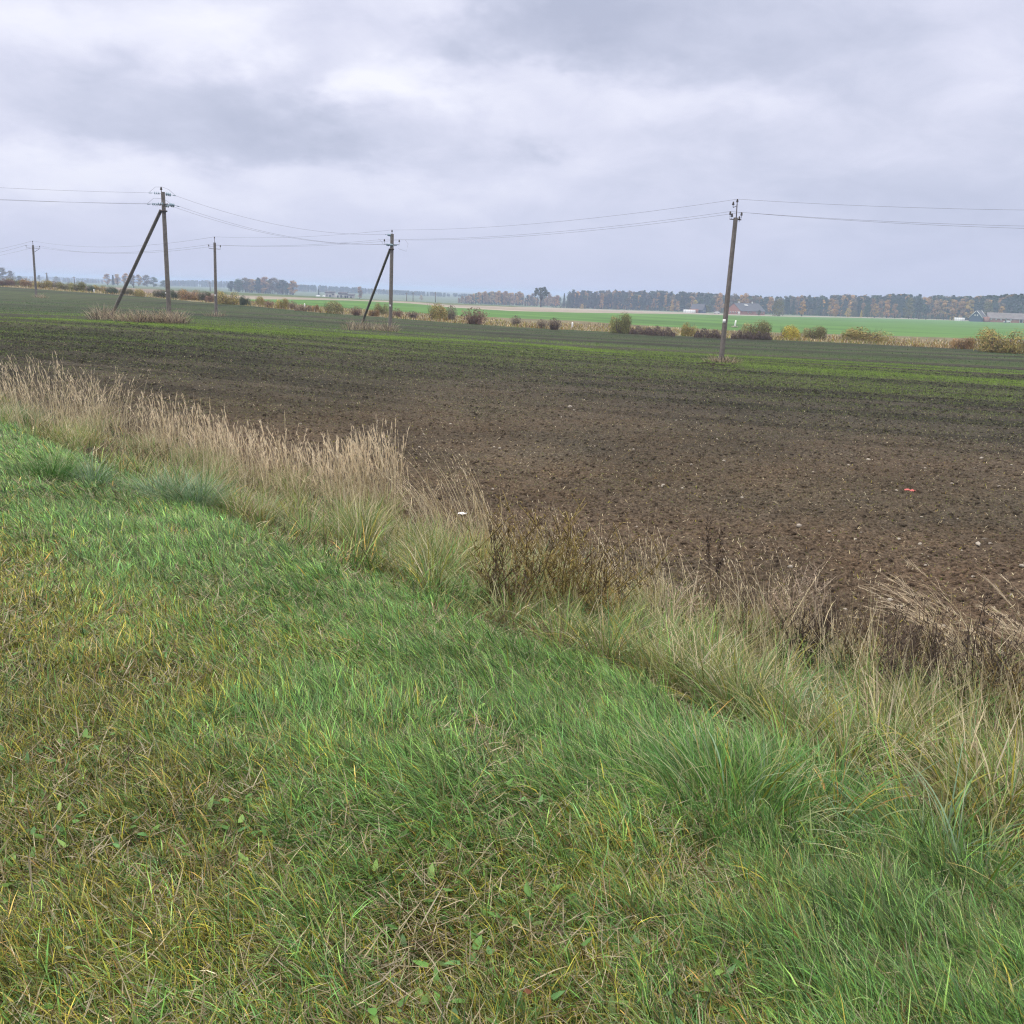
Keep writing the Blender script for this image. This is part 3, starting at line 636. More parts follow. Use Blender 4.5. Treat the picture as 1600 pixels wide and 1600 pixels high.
tussock_thing('green tussock under the fan of straight pale stems', (1325, 1110), 240, .25, .45, 1.0, [GREEN, BLUEG, OCHRE], (.7, .3, .15), .007, .2, 3, .3)
tussock_thing('lush bright green tussock bulging over the lawn edge on the right', (1190, 1255), 700, .4, .30, .9, [GREEN, DEEPG], (.8, .5), .0045, .5, 3, .35)
tussock_thing('long arching green blades right of the lush bulge', (1385, 1300), 240, .3, .42, 1.1, [GREEN, BLUEG, OLIVE], (.6, .3, .3), .0055, .7, 3, .3)
tussock_thing('yellow bladed tuft between the lawn and the right end of the bank', (1300, 1290), 36, .06, .35, .9, [OCHRE, OLIVE], (1, .4), .007, .2)
tussock_thing('orange yellow drooping blades cut by the right edge of the picture', (1590, 1250), 110, .2, .55, 1.1, [OCHRE, OLIVE, STRAW], (.8, .5, .5), .007, .4, 2, .25)
tussock_thing('green tuft under the dark umbel stalks', (1420, 1125), 200, .25, .42, 1.0, [GREEN, OLIVE], (.8, .3), .007, .2, 3, .3)

# ------------------------------------------------------------------ dead herbs
def forb(label, px, h, stems=1, spread=.1, kind='umbel', cat='dead weed', pal=DARKB, leaves=60, name='dead_herb'):
    b = ground_px(*px); b[2] = float(vz(b[0], b[1])); st, lf = MB(), MB(); heads = []
    for i in range(stems):
        p0 = np.array([rng.normal(0, spread * .5), rng.normal(0, spread * .5), -.03]); hh = h * rng.uniform(.75, 1.05)
        d = np.array([rng.normal(0, spread * .8), rng.normal(0, spread * .8), hh]); u = np.linspace(0, 1, 7)
        path = p0 + u[:, None] * d + np.stack([.03 * np.sin(u * 5 + i), .02 * np.sin(u * 4 + 2 * i), u * 0], -1)
        c = pick(pal, 1)[0]; add_tube(st, path, np.linspace(.0055, .002, 7), 5, c)
        tops = []
        if kind == 'umbel':
            tops.append(path[-1]); nb = int(rng.integers(1, 4))
            for j in range(nb):
                f = rng.uniform(.55, .95); q = path[0] * (1 - f) + path[-1] * f; a = rng.uniform(0, 6.28); l = (1.02 - f) * hh * .9
                e = q + np.array([math.cos(a) * l * .55, math.sin(a) * l * .55, l * .85]); add_tube(st, [q, (q + e) / 2 + [0, 0, -.01], e], [.003, .0025, .002], 4, c); tops.append(e)
            for e in tops:                                 # flat topped heads
                hd = MB(); heads.append(hd)
                m = 16; a = rng.uniform(0, 6.28, m); r_ = .036 * np.sqrt(rng.random(m)); 
                E = e + np.stack([r_ * np.cos(a), r_ * np.sin(a), rng.normal(0, .006, m)], -1)
                blades(hd, E - [0, 0, .012], np.full(m, .018), np.full(m, .009), rng.uniform(0, 6.28, m), rng.uniform(.1, 1.2, m), np.zeros(m), pick(pal, m), None, 2)
        elif kind == 'dock':
            m = 150; f = rng.uniform(.5, 1.0, m); q = path[0] + f[:, None] * (path[-1] - path[0]) + rng.normal(0, .014, (m, 3)) * [1, 1, .6]
            blades(lf, q, rng.uniform(.015, .04, m), np.full(m, .013), rng.uniform(0, 6.28, m), rng.uniform(.2, 1.2, m), np.zeros(m), pick(pal, m), None, 2)
        else:                                              # bushy, many fine branches
            for j in range(7):
                f = rng.uniform(.3, .95); q = path[0] * (1 - f) + path[-1] * f; a = rng.uniform(0, 6.28); l = rng.uniform(.08, .26)
                e = q + np.array([math.cos(a) * l * .7, math.sin(a) * l * .7, l * .8]); add_tube(st, [q, e], [.0025, .0014], 4, c)
                m = 12; ff = rng.random(m); blades(lf, q + ff[:, None] * (e - q), rng.uniform(.015, .04, m), rng.uniform(.006, .012, m), rng.uniform(0, 6.28, m), rng.uniform(.3, 1.6, m), rng.normal(0, .5, m), pick(pal, m, .3), None, 2)
        m = leaves; f = rng.uniform(.05, .8, m); q = path[0] + f[:, None] * (path[-1] - path[0])
        blades(lf, q, rng.uniform(.03, .08, m), rng.uniform(.008, .018, m), rng.uniform(0, 6.28, m), rng.uniform(.6, 2.0, m), rng.normal(.4, .8, m), pick(pal, m, .3), None, 3)
    t = empty(name, b, label, cat, 'dead herbs on the bank')
    st.build('stalk', M_twig, t); lf.build('foliage', M_dry, t)
    for hd in heads: hd.build('seed_head', M_dry, t)
    return t
forb('tall dark seed stalk of dock standing against the bare soil', (1105, 975), 1.0, 2, .05, 'dock', leaves=10, name='dock_stalk')
BROWN = np.array([[.075, .055, .032], [.11, .08, .04], [.16, .12, .045], [.055, .04, .026]])
GOLD = np.array([[.20, .15, .045], [.14, .10, .04], [.25, .20, .07], [.09, .06, .03]])
forb('rust brown bushy weed with yellowing leaves, biggest bush on the bank', (850, 970), .84, 30, .44, 'bush', pal=GOLD, leaves=40, name='weed_bush')
forb('darker brown stalks at the left side of the rust brown bush', (795, 970), .76, 9, .16, 'bush', pal=BROWN, leaves=40, name='weed_bush')
BLEACH = np.array([[.36, .29, .22], [.28, .21, .16], [.42, .35, .27]])
forb('bleached beige weed with bare branching twigs', (1262, 1010), .72, 7, .14, 'bush', pal=BLEACH, leaves=4, name='bleached_weed')
forb('smaller bleached weed left of the branching one', (1195, 1000), .55, 6, .14, 'bush', pal=BLEACH, leaves=4, name='bleached_weed')
forb('black brown drooping weed beside the bleached twigs', (1252, 1045), .5, 7, .12, 'bush', pal=DARK, leaves=40)
forb('dark umbel stalk with a single flat head, left one of the dark stalks', (1372, 1120), .85, 1, .03, 'umbel', pal=DARKB, leaves=40, name='umbel_stalk')
forb('dark umbel stalks in a thick clump with shrivelled black leaves', (1418, 1105), .92, 5, .14, 'umbel', pal=DARKB, leaves=70, name='umbel_stalk')
forb('broad dark umbel stalks below the silvery plumes', (1525, 1130), .95, 5, .16, 'umbel', pal=DARKB, leaves=80, name='umbel_stalk')
forb('dark umbel stalks cut by the right edge of the picture', (1598, 1150), .92, 4, .14, 'umbel', pal=DARKB, leaves=70, name='umbel_stalk')
forb('brown leafy weed between the two umbel clumps', (1470, 1085), .6, 6, .16, 'bush', pal=BROWN, leaves=30)
forb('thin dark stalk right of the dock', (1150, 1000), .55, 2, .08, 'umbel', pal=DARKB, leaves=24, name='umbel_stalk')
forb('dark green moss like weed in the hollow of the bank', (1225, 1075), .34, 16, .3, 'bush', pal=np.array([[.04, .06, .022], [.07, .09, .03], [.03, .04, .018]]), leaves=40, name='low_weed')
forb('low brown weed in the hollow below the reed row', (225, 735), .32, 12, .3, 'bush', pal=BROWN, leaves=30, name='low_weed')
forb('low yellowing weed at the near side of the rust brown bush', (905, 990), .4, 8, .25, 'bush', pal=GOLD, leaves=40, name='low_weed')
for (x_, y_, h_, k_, p_, lab) in ((935, 985, .5, 'bush', BROWN, 'brown leafy weed between the rust bush and the thin upright stems'), (985, 985, .45, 'umbel', DARKB, 'short dark umbel stalk left of the dock'), (1060, 1000, .5, 'bush', BLEACH, 'pale twiggy weed left of the dock stalk'),
        (1135, 1030, .5, 'bush', BROWN, 'brown weed at the right foot of the dock stalk'), (1300, 1050, .55, 'bush', DARKB, 'dark withered weed between the bleached weed and the fan of pale stems'), (1345, 1085, .5, 'bush', BROWN, 'brown weed behind the fan of pale stems'), (1385, 1140, .6, 'bush', DARKB, 'dark shrivelled weed at the foot of the single flat headed stalk'),
        (1455, 1135, .6, 'bush', DARKB, 'dark shrivelled weed right of the thick umbel clump'), (1500, 1160, .5, 'bush', BROWN, 'brown weed in front of the broad umbel stalks'), (1560, 1190, .65, 'bush', BROWN, 'tall brown weed in front of the cut off umbel stalks'), (1545, 1120, .6, 'bush', DARKB, 'dark weed behind the broad umbel stalks'), (1590, 1200, .55, 'bush', GOLD, 'yellow brown weed at the right edge above the orange blades')):
    forb(lab, (x_, y_), h_ * 1.1, 4 if k_ == 'bush' else 2, .2, k_, pal=p_, leaves=22, name='withered_weed')
# ------------------------------------------------------------------ power line
INS_PROF = [(.022, 0), (.05, .01), (.072, .035), (.07, .05), (.045, .06), (.05, .085), (.058, .105), (.05, .125), (.03, .135), (.042, .15), (.036, .175), (.012, .185)]
def insulator_mesh():
    mb = MB(); add_lathe(mb, INS_PROF, (0, 0, 0)); add_tube(mb, [(0, 0, -.12), (0, 0, .02)], .013, 6); return mb.mesh('pin_insulator', M_insul)
INS = insulator_mesh()
def string_mesh():
    mb = MB(); add_tube(mb, [(0, 0, 0), (.16, 0, 0)], .012, 6)
    for k in range(3): add_lathe(mb, [(.02, 0), (.045, .012), (.125, .028), (.12, .04), (.05, .05), (.03, .09)], (.14 + k * .13, 0, 0), (1, 0, 0), 14)
    add_tube(mb, [(.53, 0, 0), (.66, 0, 0)], .014, 6); add_box(mb, (.74, 0, -.01), (.18, .03, .05)); return mb.mesh('insulator_string', M_glass)
STR = string_mesh()
def inst(me, name, parent, loc, d=None, s=1.0):
    o = bpy.data.objects.new(name, me); C.objects.link(o); o.parent = parent; o.location = tuple(float(a) for a in loc); o.scale = (s, s, s)
    if d is not None: o.rotation_euler = Vector(tuple(float(a) for a in d)).to_track_quat('X', 'Z').to_euler()
    return o
def shaft_mesh(p0, p1, w0, w1, yaw, name, parent):
    """chamfered trapezoid concrete post from p0 to p1"""
    p0 = np.asarray(p0, float); p1 = np.asarray(p1, float); ax = p1 - p0; L = np.linalg.norm(ax); ax /= L
    x = np.array([math.cos(yaw), math.sin(yaw), 0]); x -= ax * (x @ ax); x /= np.linalg.norm(x); y = np.cross(ax, x)
    sec = np.array([(-.5, -.38), (-.38, -.5), (.38, -.5), (.5, -.38), (.42, .40), (.34, .48), (-.34, .48), (-.42, .40)])
    mb = MB(); V = []; ks = np.linspace(0, 1, 9)
    for k in ks:
        w = w0 + (w1 - w0) * k; V.append(p0 + ax * L * k + w * (sec[:, :1] * x + sec[:, 1:] * y * .9))
    n = 8; m = len(ks); i = np.arange(m - 1)[:, None] * n + np.arange(n)[None]; j = np.arange(m - 1)[:, None] * n + (np.arange(n)[None] + 1) % n
    mb.add(np.concatenate(V), [np.stack([i, j, j + n, i + n], -1).reshape(-1, 4), np.arange(n)[None, ::-1], (np.arange(n) + (m - 1) * n)[None]])
    return mb.build(name, M_concrete, parent, flat=True)
def pole(base_px, top_px, label, w0, w1, Y=None, group='concrete poles of the power line', name='utility_pole', yaw=.6):
    b = ground_px(*base_px); t = at_depth(*top_px, b[1]); e = empty(name, b, label, 'utility pole', group)
    shaft_mesh((0, 0, -.4), t - b, w0, w1, yaw, 'shaft', e)
    return e, b, t - b
def bar(mb_name, pts, r, parent, mat=None):
    mb = MB(); add_tube(mb, pts, r, 6); return mb.build(mb_name, mat or M_steel, parent)
def up_(a, b, f): return np.asarray(a) * (1 - f) + np.asarray(b) * f
D_LINE = np.array([-.66, .75, 0]); D_PERP = np.array([.75, .66, 0])
def pin_head(e, top, pin=.75, arm=.62, dz=.75, second=True, d=D_PERP, dbl=False):
    """single pin on top and a cross-bar with two pin insulators; returns the three wire points (local)"""
    top = np.asarray(top); ax = top / np.linalg.norm(top); pts = []
    bar('pole_top_pin', [top - ax * .5 + d * .06, top + ax * pin], .028, e); inst(INS, 'insulator', e, top + ax * (pin + .05)); pts.append(top + ax * (pin + .22))
    if dbl: bar('bracket', [top + ax * (pin - .12), top + ax * (pin - .22) - d * .22, top + ax * (pin - .1) - d * .24], .016, e); inst(INS, 'insulator', e, top + ax * (pin - .1) - d * .24)
    c = top - ax * dz
    bar('crossarm', [c - d * arm + [0, 0, .12], c - d * arm, c, c + d * arm, c + d * arm + [0, 0, .12]], .025, e)
    for s in (-1, 1):
        inst(INS, 'insulator', e, c + d * arm * s + [0, 0, .22]); pts.append(c + d * arm * s + [0, 0, .39])
    return pts
def plate(e, p, w=.16, h=.2, label='white notice plate on the pole'):
    mb = MB(); add_box(mb, (0, 0, 0), (w, .012, h)); o = mb.build('notice_plate', M_white, e); o.location = tuple(float(a) for a in p); return o
# right pole
eR, bR, tR = pole((1126, 566), (1149.5, 340), 'leaning concrete pole with a white plate, the only pole right of centre', .25, .20)
pR = pin_head(eR, tR, .72, .36, .10, d=np.array([.92, .38, 0]), dbl=True)
for s_, dz_ in ((-1, .02), (1, -.1)): inst(INS, 'insulator', eR, tR + np.array([.92, .38, 0]) * .24 * s_ + [0, 0, dz_])
plate(eR, up_((0, 0, 0), tR, .292) + [-.075, -.155, 0])
# middle pole with strut
eM, bM, tM = pole((609.5, 517), (612.5, 365.5), 'strutted concrete pole near the middle with pin insulators above glass strings', .29, .25)
pM = pin_head(eM, tM, .10, .62, .84, d=np.array([.95, .32, 0]))
sb = ground_px(562, 509) - bM; shaft_mesh(sb + [0, 0, -.3], up_((0, 0, 0), tM, .84) + [-.16, .03, 0], .20, .185, .5, 'strut', eM)
plate(eM, up_((0, 0, 0), tM, .265) + [-.02, -.16, 0], .12, .16)
add = MB(); add_box(add, up_((0, 0, 0), tM, .845) + [-.02, 0, 0], (.40, .40, .10)); add.build('clamp_band', M_steel, eM)
# left pole with strut: every conductor ends on a glass string
eL, bL, tL = pole((264.5, 500), (254.3, 300), 'tall strutted concrete pole on the left, largest of the poles', .31, .24)
sb = ground_px(170, 495) - bL; shaft_mesh(sb + [0, 0, -.3], up_((0, 0, 0), tL, .862) + [-.2, .03, 0], .225, .205, .5, 'strut', eL)
bar('pole_top_pin', [tL - [.08, 0, .3], tL + [-.10, 0, .10]], .028, eL); inst(INS, 'insulator', eL, tL + [-.10, 0, .12], None, 1.2)
arm_c = up_((0, 0, 0), tL, .905); dA = np.array([.66, -.75, 0])
bar('crossarm', [arm_c - dA * .75, arm_c, arm_c + dA * .75], .04, eL)
add = MB(); add_box(add, up_((0, 0, 0), tL, .855) + [-.03, 0, 0], (.42, .42, .10)); add.build('clamp_band', M_steel, eL)
plate(eL, up_((0, 0, 0), tL, .215) + [-.1, -.17, 0], .07, .09)
# back-row poles of the same line
eF, bF, tF = pole((337.5, 493), (335.3, 379), 'slim concrete pole between the two strutted poles, further back', .29, .24)
pF = pin_head(eF, tF, .35, .62, .62); plate(eF, up_((0, 0, 0), tF, .28) + [0, -.16, 0], .12, .16)
eW, bW, tW = pole((56.5, 464), (51.3, 383), 'farthest concrete pole with a three insulator head, at the far left', .34, .28)
pW = pin_head(eW, tW, .40, .95, .45); bar('brace', [tW - [.0, 0, 1.1], tW + D_PERP * .9 - [0, 0, .5]], .03, eW)
# poles of another line along the horizon
for (x_, yb, yt, lab) in ((115.5, 446, 432, 'tiny distant pole standing clear of the hazy wood on the left'), (208, 449.5, 432.5, 'tiny distant pole in front of the pale birches'),
                          (328, 456, 440.5, 'tiny distant pole just left of the slim concrete pole'), (635.5, 473, 457, 'tiny distant pole right of the strutted middle pole'),
                          (680.5, 474, 456, 'tiny distant pole left of the autumn wood'), (72.5, 443, 426, 'tiny distant twin top pole near the farthest concrete pole'), (645.5, 473, 456.5, 'tiny distant pole, right one of a close pair')):
    Yd = 520.0; t = at_depth(x_, yt, Yd); zb = float(gz(t[0], t[1])); e = empty('distant_pole', (t[0], t[1], zb), lab, 'utility pole', 'poles along the horizon')
    mb = MB(); add_tube(mb, [(0, 0, -.3), (0, 0, t[2] - zb)], [.24, .18], 6); mb.build('shaft', M_concrete, e)
    mb = MB(); add_tube(mb, [(-.9, 0, t[2] - zb - .6), (.9, 0, t[2] - zb - .6)], .09, 5); mb.build('crossarm', M_steel, e)

GW = 'wires of the power line'
def wire(a, b, sag, label, r=.0062, n=28):
    a = np.asarray(a, float); b = np.asarray(b, float); u = np.linspace(0, 1, n)
    P = a + u[:, None] * (b - a); P[:, 2] -= 4 * sag * u * (1 - u); mb = MB()
    add_tube(mb, P - a, r, 5); o = mb.build('power_wire', M_wire); o.location = a; return tag(o, label, 'wire', GW)
def string_to(e, b, frm, to, s=1.0):
    """tension string at frm (local) pulling towards the world point to; returns its world end"""
    d = np.asarray(to) - (b + frm); d /= np.linalg.norm(d); inst(STR, 'insulator_string', e, frm, d, s); return b + frm + d * .83 * s
# right pole to the middle pole
nm = ('upper', 'nearer lower', 'further lower')
A = [bR + p for p in pR]; Bm = [bM + p for p in pM]
for k, i in enumerate((0, 1, 2)): wire(A[i], Bm[i], .42, nm[k] + ' wire between the leaning right pole and the strutted middle pole')
for k, i in enumerate((0, 1, 2)):
    far = at_depth(2050, (325, 353, 359.5)[k], 44.0); wire(A[i], far, (.30, .34, .34)[k], nm[k] + ' wire from the leaning right pole to the right edge of the picture')
# middle pole to the slim pole and on to the farthest pole
Fp = [bF + p for p in pF]; Wp = [bW + p for p in pW]
for i in range(3): wire(Bm[i], Fp[i], .30, nm[i] + ' wire between the strutted middle pole and the slim back pole', .007)
for i in range(3): wire(Fp[i], Wp[i], .95, nm[i] + ' sagging wire between the slim back pole and the farthest left pole', .0095)
for i in range(3): wire(Wp[i], at_depth(-150, (401, 409, 411)[i], 205.0), 1.0, nm[i] + ' sagging wire from the farthest left pole out of the picture', .011)
# strutted left pole: strings both ways
loc_t = [tL - [0, 0, .10], arm_c - dA * .45, arm_c + dA * .55]
loc_m = [tM - [.05, 0, .12], up_((0, 0, 0), tM, .885) + [-.12, 0, 0], up_((0, 0, 0), tM, .885) + [.16, 0, 0]]
outp = [at_depth(-420, y_, 58.0) for y_ in (262, 281, 286)]
for i in range(3):
    e1 = string_to(eL, bL, loc_t[i] + [.08, 0, 0], bM + loc_m[i]); e2 = string_to(eM, bM, loc_m[i], bL + loc_t[i], .8)
    wire(e1, e2, .75, nm[i] + ' wire crossing the sky from the tall left pole down to the middle pole', .007)
    e3 = string_to(eL, bL, loc_t[i] - [.08, 0, 0], outp[i]); wire(e3, outp[i], .25, nm[i] + ' wire from the tall left pole to the left edge of the picture', .0062)
    p = [e3 - bL, (e3 - bL + loc_t[i]) / 2 + [0, 0, .40], loc_t[i] + [0, 0, .42], (e1 - bL + loc_t[i]) / 2 + [0, 0, .32], e1 - bL]
    if i != 2: bar('jumper_wire', p, .008, eL, M_wire)
string_to(eM, bM, up_((0, 0, 0), tM, .885) + [.1, 0, 0], bM + up_((0, 0, 0), tM, .9) + [3, -.6, .2], .7)
q = up_((0, 0, 0), tM, .885)
bar('jumper_wire', [pM[2] + [.5, 0, .02], pM[2] + [.75, 0, -.3], pM[2] + [.6, 0, -.9], q + [.55, 0, -.25]], .008, eM, M_wire)
bar('jumper_wire', [pM[1] + [-.5, 0, .02], pM[1] + [-.22, 0, -.2], q + [-.7, 0, 0]], .008, eM, M_wire)

# dry weeds left standing round the pole feet
def foot_weeds(label, px, pts, n, h, dark=.1, soil=False):
    b = ground_px(*px); mb = MB()
    for (x_, y_, f) in pts:
        p = ground_px(x_, y_) - b
        m = int(n * f * 1.8); tussock(mb, p, m, .6, h * (0.8 + .75 * f), .8, [BLEACH * .85, STRAW * .75, DARK], (.7, .35, dark + .1), .026, .1, 4)
    t = empty('dry_weeds', b, label, 'dry weeds', 'dry weeds round the pole feet'); mb.build('stem', M_dry, t)
    if soil:
        sm = MB()
        for k in range(60):
            q = ground_px(px[0] + rng.normal(-6, 16), px[1] + rng.normal(1, 2.0)) - b; lump(sm, q, rng.uniform(.06, .17), np.array([.5, .45, .45]))
        sm.build('soil_heap', M_soil, t)
    return t
def lump(mb, c, r, col, n=6, squash=.7):
    V = []; 
    for k, (ph, m) in enumerate(((0, 1), (.9, n), (1.75, n), (2.6, n))):
        for j in range(m):
            a = j / m * 6.283 + k * .5; s = r * rng.uniform(.7, 1.2); V.append((s * math.sin(ph) * math.cos(a), s * math.sin(ph) * math.sin(a), s * math.cos(ph) * squash))
    F3 = [[0, 1 + j, 1 + (j + 1) % n] for j in range(n)]; Q = [[1 + k * n + j, 1 + (k + 1) * n + j, 1 + (k + 1) * n + (j + 1) % n, 1 + k * n + (j + 1) % n] for k in range(2) for j in range(n)]
    mb.add(np.array(V) + np.asarray(c), [F3, Q], col)
foot_weeds('bleached weeds heaped round the feet of the tall strutted pole', (215, 503), [(152, 500, .7), (160, 498, 1), (176, 499, .8), (190, 502, .5), (203, 503, .6), (216, 504, .7), (228, 504, .7), (240, 504, .9), (252, 505, 1), (262, 506, .8), (272, 506, 1), (280, 506, .8)], 90, .75, .25, True)
foot_weeds('strip of pinkish dry weeds between the feet of the middle pole and its strut', (580, 516), [(547, 516, .4), (558, 515, .6), (566, 516, .6), (578, 517, .4), (590, 517, .5), (602, 518, .6), (611, 519, .7)], 90, .85, .2)
foot_weeds('small weed tuft and dug soil at the foot of the leaning right pole', (1126, 568), [(1122, 565, .6), (1130, 568, .8), (1139, 568, .7), (1112, 566, .3)], 60, .42, .15, True)
foot_weeds('low dark weeds at the foot of the slim back pole', (337, 494), [(330, 494, .4), (338, 495, .7), (345, 494, .5)], 50, .6, .5)
foot_weeds('pale weed tuft right of the farthest pole foot', (63, 465), [(58, 465, .5), (64, 465, .9), (68, 466, .5)], 50, .6, .1)
# ------------------------------------------------------------------ bushes along the ditch
def quads(mb, Cc, size, nrm, col, asp=1.0):
    """randomly turned leaf-cluster faces"""
    N = len(Cc); nrm = nrm / (np.linalg.norm(nrm, axis=1)[:, None] + 1e-9)
    r = rng.normal(0, 1, (N, 3)); a = np.cross(nrm, r); a /= np.linalg.norm(a, axis=1)[:, None] + 1e-9; b = np.cross(nrm, a)
    s = (size * rng.uniform(.6, 1.4, N))[:, None]; k = rng.uniform(.5, 1.0, (N, 1))
    V = np.stack([Cc - a * s * .5 * asp, Cc - b * s * .42 * k, Cc + a * s * .5 * asp, Cc + b * s * .5 * k], 1).reshape(-1, 3)
    mb.add(V, [np.arange(N * 4).reshape(N, 4)], np.repeat(col, 4, 0))
def vary(N, v): return (1 + v * rng.normal(0, 1, (N, 1))).clip(.45, 1.7) * (1 + .07 * rng.normal(0, 1, (N, 3)))
def bush_meshes(kind):
    fo, st = MB(), MB()
    if kind == 'round':
        L = int(rng.integers(6, 10)); lob = np.stack([rng.uniform(-.62, .62, L), rng.uniform(-.5, .5, L), rng.uniform(.25, .62, L)], -1); lr = rng.uniform(.28, .46, L)
        N = 4200; i = rng.integers(0, L, N); d = rng.normal(0, 1, (N, 3)); d /= np.linalg.norm(d, axis=1)[:, None]
        p = lob[i] + d * (lr[i] * rng.uniform(.45, 1.08, N) ** .6)[:, None]; p[:, 2] = np.abs(p[:, 2]) * 1.0
        low = rng.random(N) < .35; p[low, 2] *= rng.uniform(.1, .8, int(low.sum())); p[:, 2] = np.clip(p[:, 2], .02, 1.08)
        quads(fo, p, np.full(N, .052), d + [0, 0, .4], (.75 + .5 * rng.random(L))[i][:, None] * vary(N, .28), 1.5)
        ns = 60
    elif kind == 'twig':
        N = 700; a = rng.uniform(0, 6.28, N); r = np.sqrt(rng.random(N)); z = rng.random(N) ** .8
        p = np.stack([r * .8 * np.cos(a) * (.55 + .5 * z), r * .6 * np.sin(a) * (.55 + .5 * z), z * (1.05 - .4 * r ** 2)], -1)
        quads(fo, p, np.full(N, .06), rng.normal(0, 1, (N, 3)), vary(N, .35), 1.8); ns = 220
    else:                                                  # stand of dead reeds
        N = 1100; x = rng.uniform(-1, 1, N); z = rng.random(N) ** .8; p = np.stack([x, rng.uniform(-.3, .3, N), z * (.35 + .75 * vnoise(x * 5, x * 0, 3)) * (1 - .6 * np.abs(x) ** 3)], -1)
        quads(fo, p, np.full(N, .07), rng.normal(0, 1, (N, 3)) * [1, 1, .3], vary(N, .4), 1.6); ns = 260
    a = rng.uniform(0, 6.28, ns); sp = rng.uniform(.2, .95, ns)
    if kind == 'reed': P0 = np.stack([rng.uniform(-1, 1, ns), rng.uniform(-.3, .3, ns), np.zeros(ns)], -1); sp = sp * .25
    else: P0 = np.stack([.35 * np.cos(a) * rng.random(ns), .3 * np.sin(a) * rng.random(ns), np.zeros(ns)], -1)
    blades(st, P0, rng.uniform(.5, 1.05, ns) * (1 if kind != 'reed' else 1 - .5 * np.abs(P0[:, 0]) ** 3), np.full(ns, .022), a, sp, -.2 * sp, np.ones((ns, 3)) * rng.uniform(.6, 1.3, (ns, 1)), None, 3)
    m1, m2 = fo.mesh('foliage', M_crown), st.mesh('branches', M_crown); return m1, m2
BM = {'round': [bush_meshes('round') for _ in range(5)], 'twig': [bush_meshes('twig') for _ in range(3)], 'reed': [bush_meshes('reed') for _ in range(3)]}
COL = {'olive': (.21, .195, .085), 'ochre': (.30, .25, .09), 'yellow': (.38, .315, .06), 'orange': (.29, .19, .09), 'grey': (.21, .175, .14), 'darkgreen': (.09, .115, .07), 'green': (.22, .215, .08),
       'brownred': (.22, .145, .11), 'darkbrown': (.15, .115, .10), 'pinkish': (.26, .20, .15), 'greygreen': (.14, .145, .085)}
WORD = {'olive': 'olive', 'ochre': 'ochre yellow', 'yellow': 'bright yellow', 'orange': 'orange brown', 'grey': 'bare grey', 'darkgreen': 'dark green', 'green': 'green', 'brownred': 'reddish brown', 'darkbrown': 'dark brown', 'pinkish': 'pale pinkish', 'greygreen': 'grey green'}
def bush(px, ytop, ybase, hw, col, kind, label):
    b = ground_px(px, ybase); Y = b[1]; sc_ = np.linalg.norm(b - [0, 0, CAMZ]) / FPX
    h = max((ybase - ytop) * sc_, .5) * 1.12; w = hw * sc_ * (1.4 if px < 450 else 1.22)
    e = empty('ditch_bush', b - [0, 0, .05], label, 'bush', 'bushes along the ditch'); e.rotation_euler.z = -math.atan2(b[0], b[1])
    i = int(rng.integers(0, len(BM[kind]))); f = bpy.data.objects.new('foliage', BM[kind][i][0]); s = bpy.data.objects.new('branches', BM[kind][i][1])
    cc = np.array(COL[col]) * rng.uniform(.9, 1.1)
    for o, c in ((f, cc), (s, np.array([.13, .105, .085]) if kind == 'round' else cc * 1.0)):
        C.objects.link(o); o.parent = e; o.scale = (w, max(w * .7, .6) if kind != 'reed' else 1.6, h); o.color = (*[float(v) for v in c], 1)
